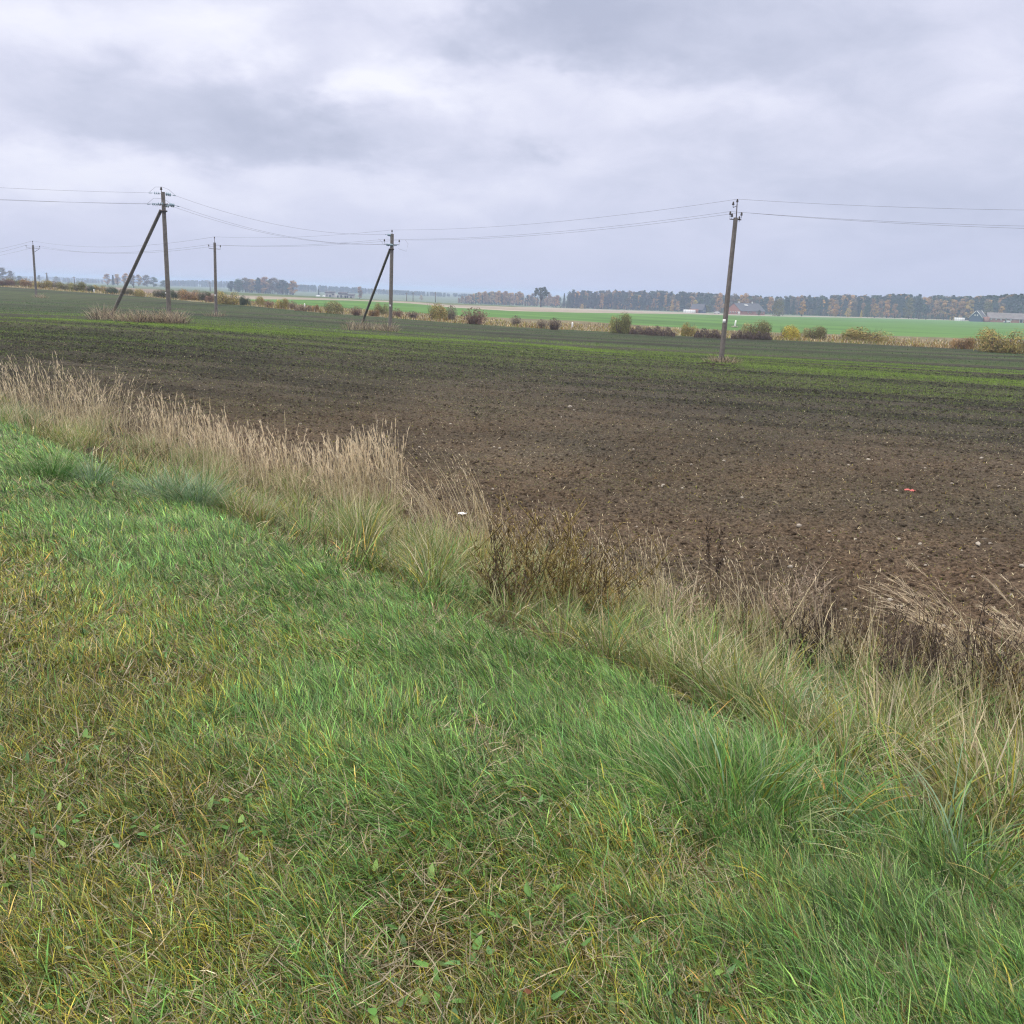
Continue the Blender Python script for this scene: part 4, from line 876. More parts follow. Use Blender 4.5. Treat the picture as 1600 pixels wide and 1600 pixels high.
BUSHES = [
 (5,436,447,12,'brownred','round','brownish bush cut by the left edge of the picture'),
 (24,435,447,13,'olive','round','grey olive bush left of the farthest concrete pole, near the left edge'),
 (46,436,448.5,12,'orange','round','orange tinted round bush just left of the farthest concrete pole'),
 (68,439,450.5,12,'ochre','round','olive yellow dome right of the farthest concrete pole'),
 (85,441,449,8,'grey','twig','low bare bush in the gap between two domes behind the left field'),
 (102,441.5,453,10,'olive','round','olive brown round bush, left one of a touching pair on the far left'),
 (122,441.5,455,11,'green','round','green olive round bush, right one of a touching pair on the far left'),
 (140,446,456.5,8,'darkgreen','round','dark bluish green low bush beside a small white post'),
 (156,446,455,9,'ochre','round','ochre crown behind the dark green low bushes on the left'),
 (172,448,458.5,11,'darkgreen','round','dark green bush ochre on top, left of the leaning strut'),
 (196,450,460.5,9,'olive','round','olive bush just right of the leaning strut of the tall pole'),
 (215,451,463,10,'ochre','round','ochre bush halfway between the leaning strut and the tall pole'),
 (249,451.5,465,10,'greygreen','round','grey olive bush touching the left side of the tall pole'),
 (276,453.5,467,8,'darkgreen','round','dark olive bush right of the tall pole'),
 (298,453,469,14,'orange','round','large orange ochre bush between the tall pole and the slim pole'),
 (319,454,470,9,'greygreen','round','grey green bush left of the slim back pole'),
 (330,461,472,8,'brownred','round','small brown bush at the slim back pole'),
 (357,456,475.5,16,'ochre','round','wide ochre bush right of the slim back pole'),
 (383,461.5,477,8,'darkgreen','round','narrow dark green bush with a white stake at its left'),
 (405,462,477,8,'ochre','round','ochre bush at the start of the green field'),
 (421,470,480,8,'brownred','twig','low reddish bush between two ochre bushes near the green field'),
 (442,466.5,482,9,'ochre','round','ochre bush left of the pinkish reeds'),
 (457,472,483,9,'pinkish','twig','pale pinkish dry bush right of an ochre bush'),
 (476,476,486,12,'pinkish','reed','pale pinkish reed clump left of the small orange bush'),
 (493,476,487,6,'orange','round','small orange bush left of the large olive bush'),
 (518,469,489.5,20,'olive','round','large soft olive bush below the ruined shed'),
 (557,480,493,11,'brownred','twig','reddish brown bush left of the strut of the middle pole'),
 (583,481,494,9,'orange','round','orange bush seen through the fork of the middle pole'),
 (597,473.5,492,11,'olive','round','olive crown above the orange bush in the fork of the middle pole'),
 (621,483,496,10,'brownred','twig','reddish brown bush just right of the middle pole'),
 (645,487,498,11,'darkbrown','twig','low dark brown thicket left of the big yellow bush'),
 (680,472.5,500,21,'ochre','round','big yellow olive bush, tallest along the middle of the ditch'),
 (705,480,500,11,'grey','twig','bare grey twigs leaning on the big yellow olive bush'),
 (742,484,507,24,'brownred','twig','wide brownish pink thicket right of the big yellow olive bush'),
 (806,495,509,11,'grey','twig','small grey leafless thicket between the pinkish thicket and the brown one'),
 (846,500,513,11,'grey','twig','grey end of the dark leafless thicket left of the white post'),
 (866,499,515.5,14,'darkbrown','twig','dark leafless thicket just left of the white marker post'),
 (969,490,521,18,'green','round','tall green yellow bush left of the long dark hedge'),
 (1003,509,523,16,'darkbrown','reed','left half of the long dark reed hedge'),
 (1033,509.5,525,17,'darkbrown','reed','right half of the long dark reed hedge'),
 (1076,503.5,525,14,'ochre','round','soft ochre bush between the dark hedge and the leaning right pole'),
 (1106,513,528,17,'darkbrown','reed','dark brown reeds behind the foot of the leaning right pole'),
 (1181,502,530,24,'olive','round','broad green olive bush right of the leaning right pole'),
 (1160,516,530,14,'darkbrown','reed','dark dead reeds in front of the broad green olive bush'),
 (1190,518,531,12,'darkbrown','reed','dark dead reeds at the right front of the broad green olive bush'),
 (1230,507,531.5,20,'yellow','round','brightest yellow bush in the row'),
 (1272,510.5,531,19,'olive','round','olive yellow bush right of the brightest yellow one'),
 (1352,512,535,38,'ochre','round','wide ochre dome standing alone on the right'),
 (1505,528,545,18,'orange','round','low orange bush left of the biggest bush at the right edge'),
 (1565,518,551,33,'ochre','round','biggest olive ochre bush, at the right edge of the picture'),
 (1625,522,554,30,'olive','round','olive bush cut by the right edge of the picture'),
]
for b_ in BUSHES: bush(*b_)
# pale dead grass and weeds filling the ditch bank
def ditch_grass():
    mb = MB(); N = 26000; th = rng.uniform(-.56, .56, N); f = rng.random(N) ** 1.5
    r0 = np.interp(th, TH, R_f1); r1 = np.interp(th, TH, R_f2); r = r0 + (np.minimum(r1, r0 + 30) - r0) * f - .3
    x, y = r * np.sin(th), r * np.cos(th); k = fbm(x, y, 7, 3, 301) > .36; x, y = x[k], y[k]; N = len(x)
    P = np.stack([x, y, gz(x, y)], -1); w = np.tile([[.5, .45, .3, .1]], (N, 1)); w[:, 2] += .8 * sstep(.5, .65, fbm(x, y, 12, 2, 305))
    cc, _ = blend_pick([STRAW, OLIVE, RUST * 1.4, OCHRE], w, N)
    blades(mb, P, (.18 + .5 * fbm(x, y, 3, 2, 311)) * rng.uniform(.5, 1.2, N), .05 + .04 * rng.random(N), rng.uniform(0, 6.28, N), rng.uniform(0, .7, N), rng.normal(.5, .4, N), cc, None, 2)
    tag(mb.build('ditch_weeds', M_grass), 'pale dead grass and weeds along the ditch behind the ploughed field', 'grass', kind='stuff')
ditch_grass()
def post(px, yb, yt, label, w=.10, name='marker_post', lean=0):
    b = ground_px(px, yb); h = (yb - yt) * np.linalg.norm(b) / FPX; mb = MB(); d = w / 2
    add_tube(mb, [(0, 0, -.2), (lean * .8, 0, h * .85), (lean, 0, h)], [d * 1.1, d, d * .55], 8); o = mb.build(name, M_white); o.location = b; return tag(o, label, 'post')
post(894, 514, 503.5, 'short whitish marker post right of the dark leafless thicket', .22)
post(147, 457, 452.5, 'tiny white post beside the dark bluish green bush', .22)
post(360, 474, 468, 'leaning white stake among weeds right of the slim back pole', .2, lean=.3)
post(476, 481, 474.5, 'thin whitish stake above the pinkish reeds', .2)
b = ground_px(1148, 511.5); sL = np.linalg.norm(b) / FPX; eP = empty('marker_post', b, 'white post with rubble at its foot, on the green field right of the leaning pole', 'post')
mb = MB(); add_tube(mb, [(0, 0, -.2), (.05, 0, 6 * sL), (.1, 0, 10.5 * sL)], [.16, .15, .12], 8); mb.build('shaft', M_white, eP)
mb = MB()
for k in range(9): lump(mb, rng.normal(0, 1, 3) * [.5, .3, 0] + [-.2, 0, .1], rng.uniform(.12, .3), (1, 1, 1))
mb.build('rubble', M_stone, eP)

# ------------------------------------------------------------------ trees
def tree_meshes(kind):
    """crown and trunk of a tree of height 1"""
    cr, tr = MB(), MB()
    if kind == 'oak':
        add_tube(tr, [(0, 0, -.03), (.005, 0, .15), (-.005, .005, .34), (.01, 0, .55)], [.034, .026, .022, .010], 8)
        ends = []
        for j in range(30):
            a = j * 2.4; q = 1 - (j + .5) / 30 * 1.55; rr = math.sqrt(max(0, 1 - q * q)); k = rng.uniform(.72, 1.0)
            e = np.array([math.cos(a) * rr * .33 * k, math.sin(a) * rr * .33 * k, .66 + q * .27 * k]); m_ = np.array([e[0] * .45, e[1] * .45, .36 + (e[2] - .36) * .6])
            add_tube(tr, [(0, 0, rng.uniform(.28, .45)), m_, e], [.011, .007, .003], 5); ends.append(e)
        for e in ends:
            L = rng.uniform(.055, .09); N = 150; d = rng.normal(0, 1, (N, 3)); d /= np.linalg.norm(d, axis=1)[:, None]
            quads(cr, e + d * (L * rng.random(N) ** .4)[:, None] * [1, 1, .8], np.full(N, .034), d + [0, 0, .4], rng.uniform(.75, 1.25) * vary(N, .25), 1.2)
    elif kind in ('birch', 'broad', 'willow'):
        wd, z0 = {'birch': (.17, .16), 'broad': (.30, .12), 'willow': (.58, .02)}[kind]
        add_tube(tr, [(0, 0, -.03), (.01, 0, .4), (0, .01, .93)], [.018, .012, .003], 6)
        for j in range(9):
            a = j * 2.4; z = z0 + .08 + .07 * j; add_tube(tr, [(0, 0, z), (math.cos(a) * wd * .7, math.sin(a) * wd * .7, z + .14)], [.006, .002], 4)
        L = {'birch': 16, 'broad': 22, 'willow': 26}[kind]
        for j in range(L):
            f = (j + .5) / L; z = z0 + (1 - z0) * f; prof = math.sin(math.pi * min(1, (.12 + .88 * f) ** (.75 if kind != 'birch' else .8))) ** .7
            a = rng.uniform(0, 6.28); off = wd * prof * rng.uniform(.25, .75); c = np.array([math.cos(a) * off, math.sin(a) * off, min(z, .93)])
            R_ = wd * rng.uniform(.38, .6); N = 46; d = rng.normal(0, 1, (N, 3)); d /= np.linalg.norm(d, axis=1)[:, None]
            quads(cr, c + d * (R_ * rng.random(N) ** .45)[:, None] * [1, 1, .75 if kind != 'birch' else 1.1], np.full(N, .05 if kind != 'willow' else .06), d + [0, 0, .5], rng.uniform(.72, 1.3) * vary(N, .22), 1.2)
    elif kind == 'pine':
        add_tube(tr, [(0, 0, -.03), (.012, 0, .5), (0, 0, .96)], [.016, .012, .003], 6)
        for j in range(18):
            f = (j + .5) / 18; z = .40 + .58 * f; wd = .15 * (1 - f) ** .55 + .02; a = rng.uniform(0, 6.28); off = wd * rng.uniform(.2, .9)
            c = np.array([math.cos(a) * off, math.sin(a) * off, z]); N = 36; d = rng.normal(0, 1, (N, 3)); d /= np.linalg.norm(d, axis=1)[:, None]
            quads(cr, c + d * (.075 * rng.random(N) ** .5)[:, None] * [1, 1, .55], np.full(N, .045), d + [0, 0, .6], rng.uniform(.7, 1.25) * vary(N, .2), 1.4)
    else:                                                  # spruce
        add_tube(tr, [(0, 0, -.03), (0, 0, .97)], [.016, .002], 6)
        N = 800; f = rng.random(N) ** .75; z = .05 + .95 * f; wd = .17 * (1 - f) ** .9 * (.75 + .3 * np.sin(z * 60)) + .006; a = rng.uniform(0, 6.28, N)
        p = np.stack([np.cos(a) * wd * rng.uniform(.4, 1, N), np.sin(a) * wd * rng.uniform(.4, 1, N), z], -1)
        quads(cr, p, np.full(N, .05), np.stack([np.cos(a), np.sin(a), np.full(N, .8)], -1), vary(N, .25), 1.5)
    return cr, tr
TMB = {k: [tree_meshes(k) for _ in range(n)] for k, n in (('oak', 1), ('birch', 4), ('broad', 3), ('willow', 2), ('pine', 4), ('spruce', 3))}
TM = {k: [(a.mesh('crown', M_crown), b.mesh('trunk', M_bark)) for a, b in v] for k, v in TMB.items()}
TC = {'orange': (.38, .22, .06), 'paleorange': (.38, .26, .14), 'gold': (.42, .30, .07), 'rust': (.28, .16, .065), 'pine': (.028, .045, .030), 'spruce': (.024, .042, .026), 'olive': (.13, .125, .04), 'green': (.055, .085, .035), 'oak': (.05, .062, .034), 'dull': (.14, .105, .06)}
def tree(px, ytop, ybase, kind, col, D, label, name=None, wide=1.0, group='trees beyond the fields'):
    r = ray(px, ybase); k = D / math.hypot(r[0], r[1]); b = np.array([r[0] * k, r[1] * k, 0]); b[2] = float(gz(b[0], b[1]))
    top = CAMZ + ray(px, ytop)[2] * k; h = top - b[2]
    if px < 500 and D >= 950: wide *= 1.75
    elif px > 500 and kind in ('birch', 'broad'): wide *= 1.3
    nm_ = name or {'oak': 'oak_tree', 'birch': 'birch_tree', 'broad': 'broadleaf_tree', 'willow': 'willow_tree', 'pine': 'pine_tree', 'spruce': 'spruce_tree'}[kind]
    e = empty(nm_, b, label, 'tree', group); e.rotation_euler.z = rng.uniform(0, 6.28)
    i = int(rng.integers(0, len(TM[kind])))
    for nme, me, cc in (('crown', TM[kind][i][0], TC[col]), ('trunk', TM[kind][i][1], (1, 1, 1))):
        o = bpy.data.objects.new(nme, me); C.objects.link(o); o.parent = e; o.scale = (h * wide, h * wide, h); o.color = (*[float(v * rng.uniform(.92, 1.08)) for v in cc], 1)
OR, PB = 'orange birch', 'pale birch'
TREES = [
 (845,446,480,'oak','oak',680,'lone round crowned oak standing alone against the sky',None,1.0),
 (5,418,440,'birch','dull',980,'hazy tree cut by the left edge of the picture',None,1.2), (17,423,441,'broad','dull',990,'hazy broad tree beside the left edge, tallest of its clump',None,1.0), (30,431,441,'broad','green',990,'low bluish tree at the right end of the far left clump',None,1.3),
 (62,430,441,'pine','pine',1500,'small dark pine left of the farthest concrete pole',None,1.3),(74,429,441,'spruce','spruce',1500,'thin dark spruce right of the farthest concrete pole',None,1.2),
 (88,432,442,'broad','dull',1500,'tiny tree on the pale field edge left of the hazy avenue',None,1.2),
 (168,428,445,'birch','paleorange',1000,'pale pinkish birch at the left end of the birch clump on the left',None,1.3),(177,430,445,'spruce','spruce',1010,'dark spruce between the pale birches on the left',None,1.1),(184,428,445.5,'birch','paleorange',1000,'pale birch touching the dark spruce on the left',None,1.3),
 (197,427,446,'birch','paleorange',1000,'slender pale birch near the leaning strut top side',None,1.2),(207,429,446,'birch','dull',1000,'greyish birch in the middle of the left birch clump',None,1.3),(217,429,446.5,'birch','paleorange',1000,'pale birch second from the right in the left birch clump',None,1.2),
 (230,429.5,447,'broad','dull',1000,'dull broad tree at the right of the left birch clump',None,1.0),(240,433,448,'broad','green',1000,'bluish green tree just left of the tall strutted pole',None,1.1),(257,438,449,'broad','green',1000,'low bluish tree right behind the tall strutted pole',None,1.5),
 (362,439,457,'pine','pine',1000,'dark tree at the left tip of the dense middle left clump',None,1.5),(373,436,457.5,'broad','green',1000,'bluish broad tree left in the dense middle left clump',None,1.1),(383,434,457.5,'broad','dull',1000,'dull tree just right of the slim pole wires in the dense clump',None,1.0),(394,436,458,'birch','orange',1000,'orange tree in the dense middle left clump',None,1.3),
 (404,434,458,'spruce','spruce',1000,'dark spruce near the middle of the dense middle left clump',None,1.4),(415,432.5,458.5,'birch','rust',1000,'rusty crown, highest in the dense middle left clump',None,1.3),(428,434,459,'broad','dull',1000,'grey brown tree in the right half of the dense middle left clump',None,1.0),(441,437,459.5,'pine','pine',1000,'dark tree near the right end of the dense middle left clump',None,1.5),(458,438.5,460,'birch','orange',1000,'orange brown tree at the right end of the dense middle left clump',None,1.3),
 (411,450,460,'broad','rust',900,'small rusty tree in front of the dense middle left clump',None,1.1),
 (498,452,462,'spruce','spruce',900,'small dark spruce left of the ruined shed',None,1.2),(562,447.5,466,'birch','rust',930,'single rusty birch right of the ruined shed',None,1.4),
 (658,461,471,'broad','paleorange',1150,'low pale orange tree left of the autumn wood',None,1.3),(722,462,476,'birch','rust',1000,'rusty tree at the left tip of the autumn wood',None,1.3),(734,463,476,'birch','paleorange',990,'pale low birch at the left of the autumn wood',None,1.4),
 (748,456,476.5,'birch','orange',1000,'orange birch, left of the tall ones in the autumn wood',None,1.25),(758,455,476.5,'birch','rust',1005,'rusty birch with a ragged top in the autumn wood',None,1.2),(768,455,477,'birch','paleorange',1000,'pale orange birch in the autumn wood left of the middle',None,1.25),(779,454,477,'birch','orange',1000,'tall orange birch in the middle of the autumn wood',None,1.2),(790,454.5,477,'birch','rust',1000,'rusty birch right of the middle of the autumn wood',None,1.25),
 (800,457,477.5,'birch','paleorange',1000,'pale birch near the right end of the autumn wood',None,1.2),(811,455.5,478,'birch','orange',1000,'orange birch at the right end of the autumn wood',None,1.25),(824,461,478,'pine','pine',990,'slim dark tree left of the lone oak',None,1.2),(832,458,478,'birch','dull',990,'dull thin tree almost behind the lone oak',None,1.3),(856,456,479,'birch','rust',990,'rusty tree behind the right side of the lone oak',None,1.1),
 (870,461,480,'birch','orange',960,'orange tree in the gap right of the lone oak',None,1.4),(881,458.5,481,'spruce','spruce',940,'dark pointed spruce right of the lone oak',None,1.2),(895,452,482,'pine','pine',930,'tall dark pine at the left corner of the long wood',None,1.2),(888,470,482,'broad','green',850,'low green tree below the tall dark pine',None,1.3),(909,475,483,'willow','gold',800,'small yellowish tree before the left corner of the long wood',None,.9),(915,457,483,'birch','rust',900,'rusty birch in the left part of the long wood',None,1.2),
 (1059,470,487,'birch','orange',800,'small orange birch left of the dark gabled cottage',None,1.2),(1050,476,487,'broad','gold',800,'yellowish low tree left of the small orange birch',None,1.2),(1074,473,487,'broad','dull',800,'dull tree behind the white greenhouse',None,1.1),(1086,468.5,487,'birch','gold',800,'golden birch rising behind the dark gabled cottage',None,1.2),(1104,477,489,'broad','olive',720,'olive tree at the right side of the dark gabled cottage',None,1.1),(1108,474,489,'broad','green',800,'bluish green tree left of the leaning right pole',None,1.0),
 (1123,457.5,489,'broad','orange',820,'tall orange crown left beside the leaning right pole',None,.8),(1146,459,489,'broad','dull',830,'brownish crown right beside the leaning right pole',None,.8),(1163,458,489,'broad','orange',830,'tall orange brown crown behind the brick farmhouse',None,.85),(1153,467,489,'birch','gold',770,'golden tree above the left slope of the brick farmhouse',None,1.1),(1176,462,489,'birch','dull',840,'dull tree behind the ridge of the brick farmhouse',None,1.2),
 (1216,468.5,495,'willow','olive',650,'large round willow at the right end of the brick farmhouse',None,.85),(1186,484,493,'willow','green',640,'low green bush tree before the roof of the brick farmhouse',None,.8),(1252,471,494,'birch','orange',700,'orange tree just right of the large round willow',None,1.4),(1203,464,490,'birch','orange',860,'orange tree above the right end of the brick farmhouse',None,1.3),
 (1282,467,494,'spruce','spruce',850,'dark spruce half way between the willow and the orange pair',None,1.2),(1297,466,495,'birch','orange',850,'tall orange tree right of the dark spruce',None,1.2),(1306,475,496,'broad','orange',780,'rounded orange tree, left of an orange pair',None,1.0),(1324,481,496,'broad','gold',770,'small golden orange tree, right of an orange pair',None,1.1),
 (1345,484,496.5,'spruce','gold',770,'small golden larch shaped tree before the long wood',None,1.5),(1355,475,497,'broad','green',790,'rounded green tree before the long wood',None,.9),(1366,474,497,'birch','orange',800,'slim orange birch right of the rounded green tree',None,1.2),(1385,468,498,'birch','orange',830,'orange birch with a bright crown left of the tall olive tree',None,1.2),(1397,474,498,'birch','rust',810,'rusty birch left of the tall olive tree',None,1.3),
 (1419,464.5,500,'broad','olive',800,'tall olive yellow broad tree, biggest in front of the long wood',None,.85),(1435,466,500,'pine','spruce',810,'dark conifer touching the right side of the tall olive tree',None,1.4),(1447,493,500.5,'broad','green',760,'low dark green bush tree right of the tall olive tree',None,1.6),
 (1463,470,500,'birch','rust',850,'rusty birch at the left of the orange group near the blue gabled house',None,1.3),(1474,469,500,'birch','orange',850,'orange birch left in the group near the blue gabled house',None,1.3),(1487,468,500.5,'birch','orange',850,'orange birch in the middle of the group near the blue gabled house',None,1.4),(1500,470,501,'birch','rust',850,'rusty birch right of the middle of the group near the blue gabled house',None,1.3),(1513,469,501,'birch','gold',850,'golden orange birch at the right end of the group',None,1.3),
 (1484,495,501.5,'broad','gold',740,'tiny pale golden tree, left one beside the white tank',None,.9),(1489.5,494.5,501.5,'birch','gold',740,'tiny pale golden tree, right one beside the white tank',None,1.1),
 (1532,463.5,502,'pine','pine',850,'tall dark pine above the blue gabled house',None,1.3),(1541,471,502,'broad','olive',830,'olive tree above the roof of the blue gabled house',None,.9),(1563,478,503,'birch','orange',800,'narrow orange tree above the long barn roof',None,1.1),(1552,465,503,'pine','pine',860,'dark pine right of the one above the blue gabled house',None,1.3),
 (1578,461.5,504,'pine','pine',840,'tallest dark pine near the right edge',None,1.6),(1592,461,505,'pine','spruce',840,'tall dark pine cut close to the right edge',None,1.6),(1571,497,504.5,'spruce','spruce',690,'small dark spruce before the long barn',None,1.8),
]
for a in TREES: tree(*a)
# woods too dense to count: one mass each
def wood(name, label, edge, D0, D1, n, mix, hn=1.0, jit=.06):
    """edge: list of (px, y of the skyline)"""
    ex = np.array([p[0] for p in edge]); ey = np.array([p[1] for p in edge]); mb = MB(); tb = MB()
    for i in range(n):
        f = rng.random(); D = D0 + (D1 - D0) * f; px = rng.uniform(ex[0], ex[-1]); r = ray(px, 470); k = D / math.hypot(r[0], r[1])
        b = np.array([r[0] * k, r[1] * k, 0]); b[2] = float(gz(b[0], b[1])); top = CAMZ + ray(px, float(np.interp(px, ex, ey)))[2] * k
        h = (top - b[2]) * hn * (rng.uniform(1 - 2.2 * jit, 1 + jit) if f > .3 else rng.uniform(.6, .95))
        kind, col, ww = mix[int(rng.integers(0, len(mix)))]; cr, tr = TMB[kind][int(rng.integers(0, len(TMB[kind])))]
        a = rng.uniform(0, 6.28); Rm = np.array([[math.cos(a), -math.sin(a), 0], [math.sin(a), math.cos(a), 0], [0, 0, 1]]) * h; S_3 = np.array([ww, ww, 1.0])
        V = np.concatenate(cr.v); cc = np.concatenate(cr.c); nq = len(V) // 4; keep = rng.random(nq) < .55
        V = V.reshape(nq, 4, 3)[keep]; cc = cc.reshape(nq, 4, 3)[keep]; m = V.mean(1, keepdims=True); V = (m + (V - m) * 1.45).reshape(-1, 3)
        mb.add((V * S_3) @ Rm.T + b, [np.arange(len(V)).reshape(-1, 4)], cc.reshape(-1, 3) * np.array(TC[col]) * rng.uniform(.8, 1.2))
        Vt = np.concatenate(tr.v); fs = {k_: np.concatenate(q) for k_, q in tr.f.items()}
        mb.add((Vt * S_3 * [1.3, 1.3, 1]) @ Rm.T + b, list(fs.values()), np.array([.09, .075, .06]))
    tag(mb.build(name, M_wood), label, 'wood', kind='stuff')
M_wood = leaf_mat('wood_mass', .2, .8, .1)
PM = [('pine', 'pine', 1.55)] * 6 + [('spruce', 'spruce', 1.5)] * 5 + [('birch', 'dull', 1.5)] * 2 + [('birch', 'orange', 1.1)] + [('broad', 'green', .9), ('birch', 'rust', 1.2)]
wood('pine_wood', 'long dark pine wood along the horizon on the right', [(888, 457), (960, 456), (1040, 457), (1100, 460), (1200, 465), (1300, 463.5), (1400, 463), (1500, 466), (1560, 464), (1600, 461), (1680, 463)], 870, 1010, 1050, PM, 1.02, .085)
UM = [('broad', 'green', 1.0), ('broad', 'dull', 1.0), ('birch', 'dull', 1.4), ('birch', 'rust', 1.3), ('willow', 'green', .7), ('willow', 'olive', .7)]
wood('wood_undergrowth', 'low mixed trees and brush at the foot of the long pine wood', [(865, 478), (1000, 477), (1100, 482), (1300, 485), (1450, 489), (1600, 492), (1680, 494)], 845, 880, 380, UM, 1.0, .2)
BMx = [('birch', 'rust', 1.3), ('birch', 'orange', 1.3), ('birch', 'paleorange', 1.3), ('birch', 'dull', 1.3), ('broad', 'green', 1.0)]
wood('autumn_wood', 'autumn coloured young wood behind the birches left of the lone oak', [(716, 466), (745, 458), (780, 456), (815, 459), (838, 463), (875, 463)], 1010, 1060, 150, BMx)
wood('low_brush', 'low bluish brush under the birches left of the lone oak', [(716, 471), (838, 471), (890, 474)], 960, 985, 60, UM, 1.0, .2)
FM = [('pine', 'pine', 2.0)] * 5 + [('spruce', 'spruce', 2.2)] * 3 + [('birch', 'dull', 2.0)]
wood('distant_wood', 'blue hazy wood on the horizon behind the ruined shed', [(425, 442.5), (500, 446), (560, 449.5), (640, 454.5), (745, 460)], 1750, 1900, 420, FM)
wood('distant_brush', 'hazy mixed trees before the blue wood in the middle', [(460, 452), (600, 460), (720, 467)], 1650, 1740, 110, UM, 1.0, .2)
wood('distant_wood', 'blue hazy wood on the horizon between the tall pole and the slim pole', [(262, 438.5), (330, 438), (372, 440)], 2000, 2150, 130, FM)
wood('dense_clump', 'dense bluish trees filling the middle left clump', [(356, 442), (380, 437), (415, 436), (460, 441)], 1010, 1050, 60, [('broad', 'green', 1.0), ('broad', 'dull', 1.0), ('pine', 'pine', 1.4)])
wood('distant_ridge_wood', 'pale blue wooded ridge on the far left horizon', [(-60, 430), (20, 431.5), (70, 432), (120, 434), (200, 437), (300, 440), (460, 445)], 3200, 3500, 700, FM, 1.0, .03)
wood('avenue_of_trees', 'hazy line of rounded trees across the far field on the left', [(90, 434), (130, 435), (165, 437)], 1850, 1900, 40, [('broad', 'green', .9), ('broad', 'dull', .9)])

# ------------------------------------------------------------------ farm buildings
def bmat(name, a, b_, s): return flat_mat(name, a, .85, s, b_)
M_brick = bmat('red_brick', (.25, .115, .09), (.33, .15, .115), 1.2); M_slate = bmat('grey_roof', (.06, .064, .082), (.095, .098, .118), .6)
M_oldroof = bmat('lichen_roof', (.115, .105, .11), (.20, .175, .175), .5); M_dkblue = bmat('dark_blue_boards', (.045, .07, .12), (.065, .09, .15), 2)
M_plast = flat_mat('white_sheet', (.58, .59, .60), .5); M_pane = flat_mat('window_pane', (.05, .06, .07), .1, spec=.7); M_whitewall = bmat('whitewash', (.55, .54, .52), (.68, .67, .65), 1)
M_shed = bmat('grey_block', (.28, .26, .25), (.42, .40, .38), 1); M_dark = flat_mat('dark_opening', (.02, .02, .022), .9); M_asb = bmat('dark_board', (.07, .06, .065), (.11, .10, .10), 1)
def house(D, pxl, pxr, ybase, label, cat, name, yaw, depth_m, eave, ridge, wall, roof, loc_px=None):
    px = (pxl + pxr) / 2; r = ray(px, ybase); k = D / math.hypot(r[0], r[1]); b = np.array([r[0] * k, r[1] * k, 0.]); b[2] = float(gz(b[0], b[1]))
    e = empty(name, b, label, cat); e.rotation_euler.z = yaw; return e
def gable_house(e, L, W, he, hr, wall, roof, over=.5, x0=0.0, name='wall', roofname='roof'):
    """ridge along local x from x0 to x0+L, width W along y"""
    mb = MB(); h = W / 2; V = [(x0, -h, -1), (x0, h, -1), (x0, h, he), (x0, 0, hr - .12), (x0, -h, he)]; V2 = [(x0 + L, y, z) for (_, y, z) in V]
    mb.add(V + V2, [[[0, 1, 2, 3, 4][::-1], [5, 6, 7, 8, 9]], [[0, 5, 9, 4], [1, 2, 7, 6], [2, 3, 8, 7], [3, 4, 9, 8]]])
    w_ = mb.build(name, wall, e, flat=True); mb = MB(); sl = (hr - he) / h
    for s in (-1, 1):
        p = np.array([(0, hr), (s * (h + over), he - over * sl)]); t = .18
        A = [(x0 - over, p[0][0], p[0][1]), (x0 - over, p[1][0], p[1][1]), (x0 + L + over, p[1][0], p[1][1]), (x0 + L + over, p[0][0], p[0][1])]
        B = [(x, y, z + t) for x, y, z in A]; mb.add(A + B, [[[0, 1, 2, 3], [7, 6, 5, 4], [0, 4, 5, 1], [1, 5, 6, 2], [2, 6, 7, 3], [3, 7, 4, 0]]])
    return w_, mb.build(roofname, roof, e, flat=True)
def panel(e, name, c, s, mat, frame=None):
    mb = MB(); add_box(mb, (0, 0, 0), s)
    o = mb.build(name, frame or mat, e); o.location = c
    if frame:
        mb = MB(); ax = int(np.argmin(s)); s2 = [v * .78 for v in s]; s2[ax] = s[ax] * 1.3; add_box(mb, (0, 0, 0), s2); mb.build('pane', mat, o)
    return o
# brick farmhouse: gable end faces left-front, long roof runs to the right
e = house(690, 1140, 1160, 492, 'red brick farmhouse with a long grey roof behind the leaning right pole', 'house', 'brick_farmhouse', rad(-8), 0, 0, 0, None, None)
gable_house(e, 33, 16, 3.4, 9.6, M_brick, M_slate, .6, -4)
e.rotation_euler.z = rad(38); e.scale = (.80, .80, .80)
for y_, z_, w_, h_ in ((-5, 1.7, 1.2, 1.5), (-2.4, 1.7, 1.2, 1.5), (.2, 1.7, 1.2, 1.5), (3.0, 1.7, 1.2, 1.5)): panel(e, 'window', (-4.05, y_, z_), (.14, w_, h_), M_pane, M_whitewall)
panel(e, 'door', (-4.05, -6.6, 1.3), (.16, 1.9, 2.7), M_whitewall)
for x_ in (6, 10, 18, 22, 26): panel(e, 'window', (x_, -8.05, 1.8), (1.6, .14, 1.3), M_pane, M_whitewall)
for x_ in (2.5, 20.5):
    mb = MB(); add_box(mb, (0, 0, 0), (.9, .9, 1.7)); add_box(mb, (0, 0, .95), (1.1, 1.1, .2)); o = mb.build('chimney', M_whitewall, e); o.location = (x_, 0, 10.0)
panel(e, 'roof_patch', (9, -3.0, 8.05), (4.5, 1.6, .12), M_plast).rotation_euler.x = rad(37.8)
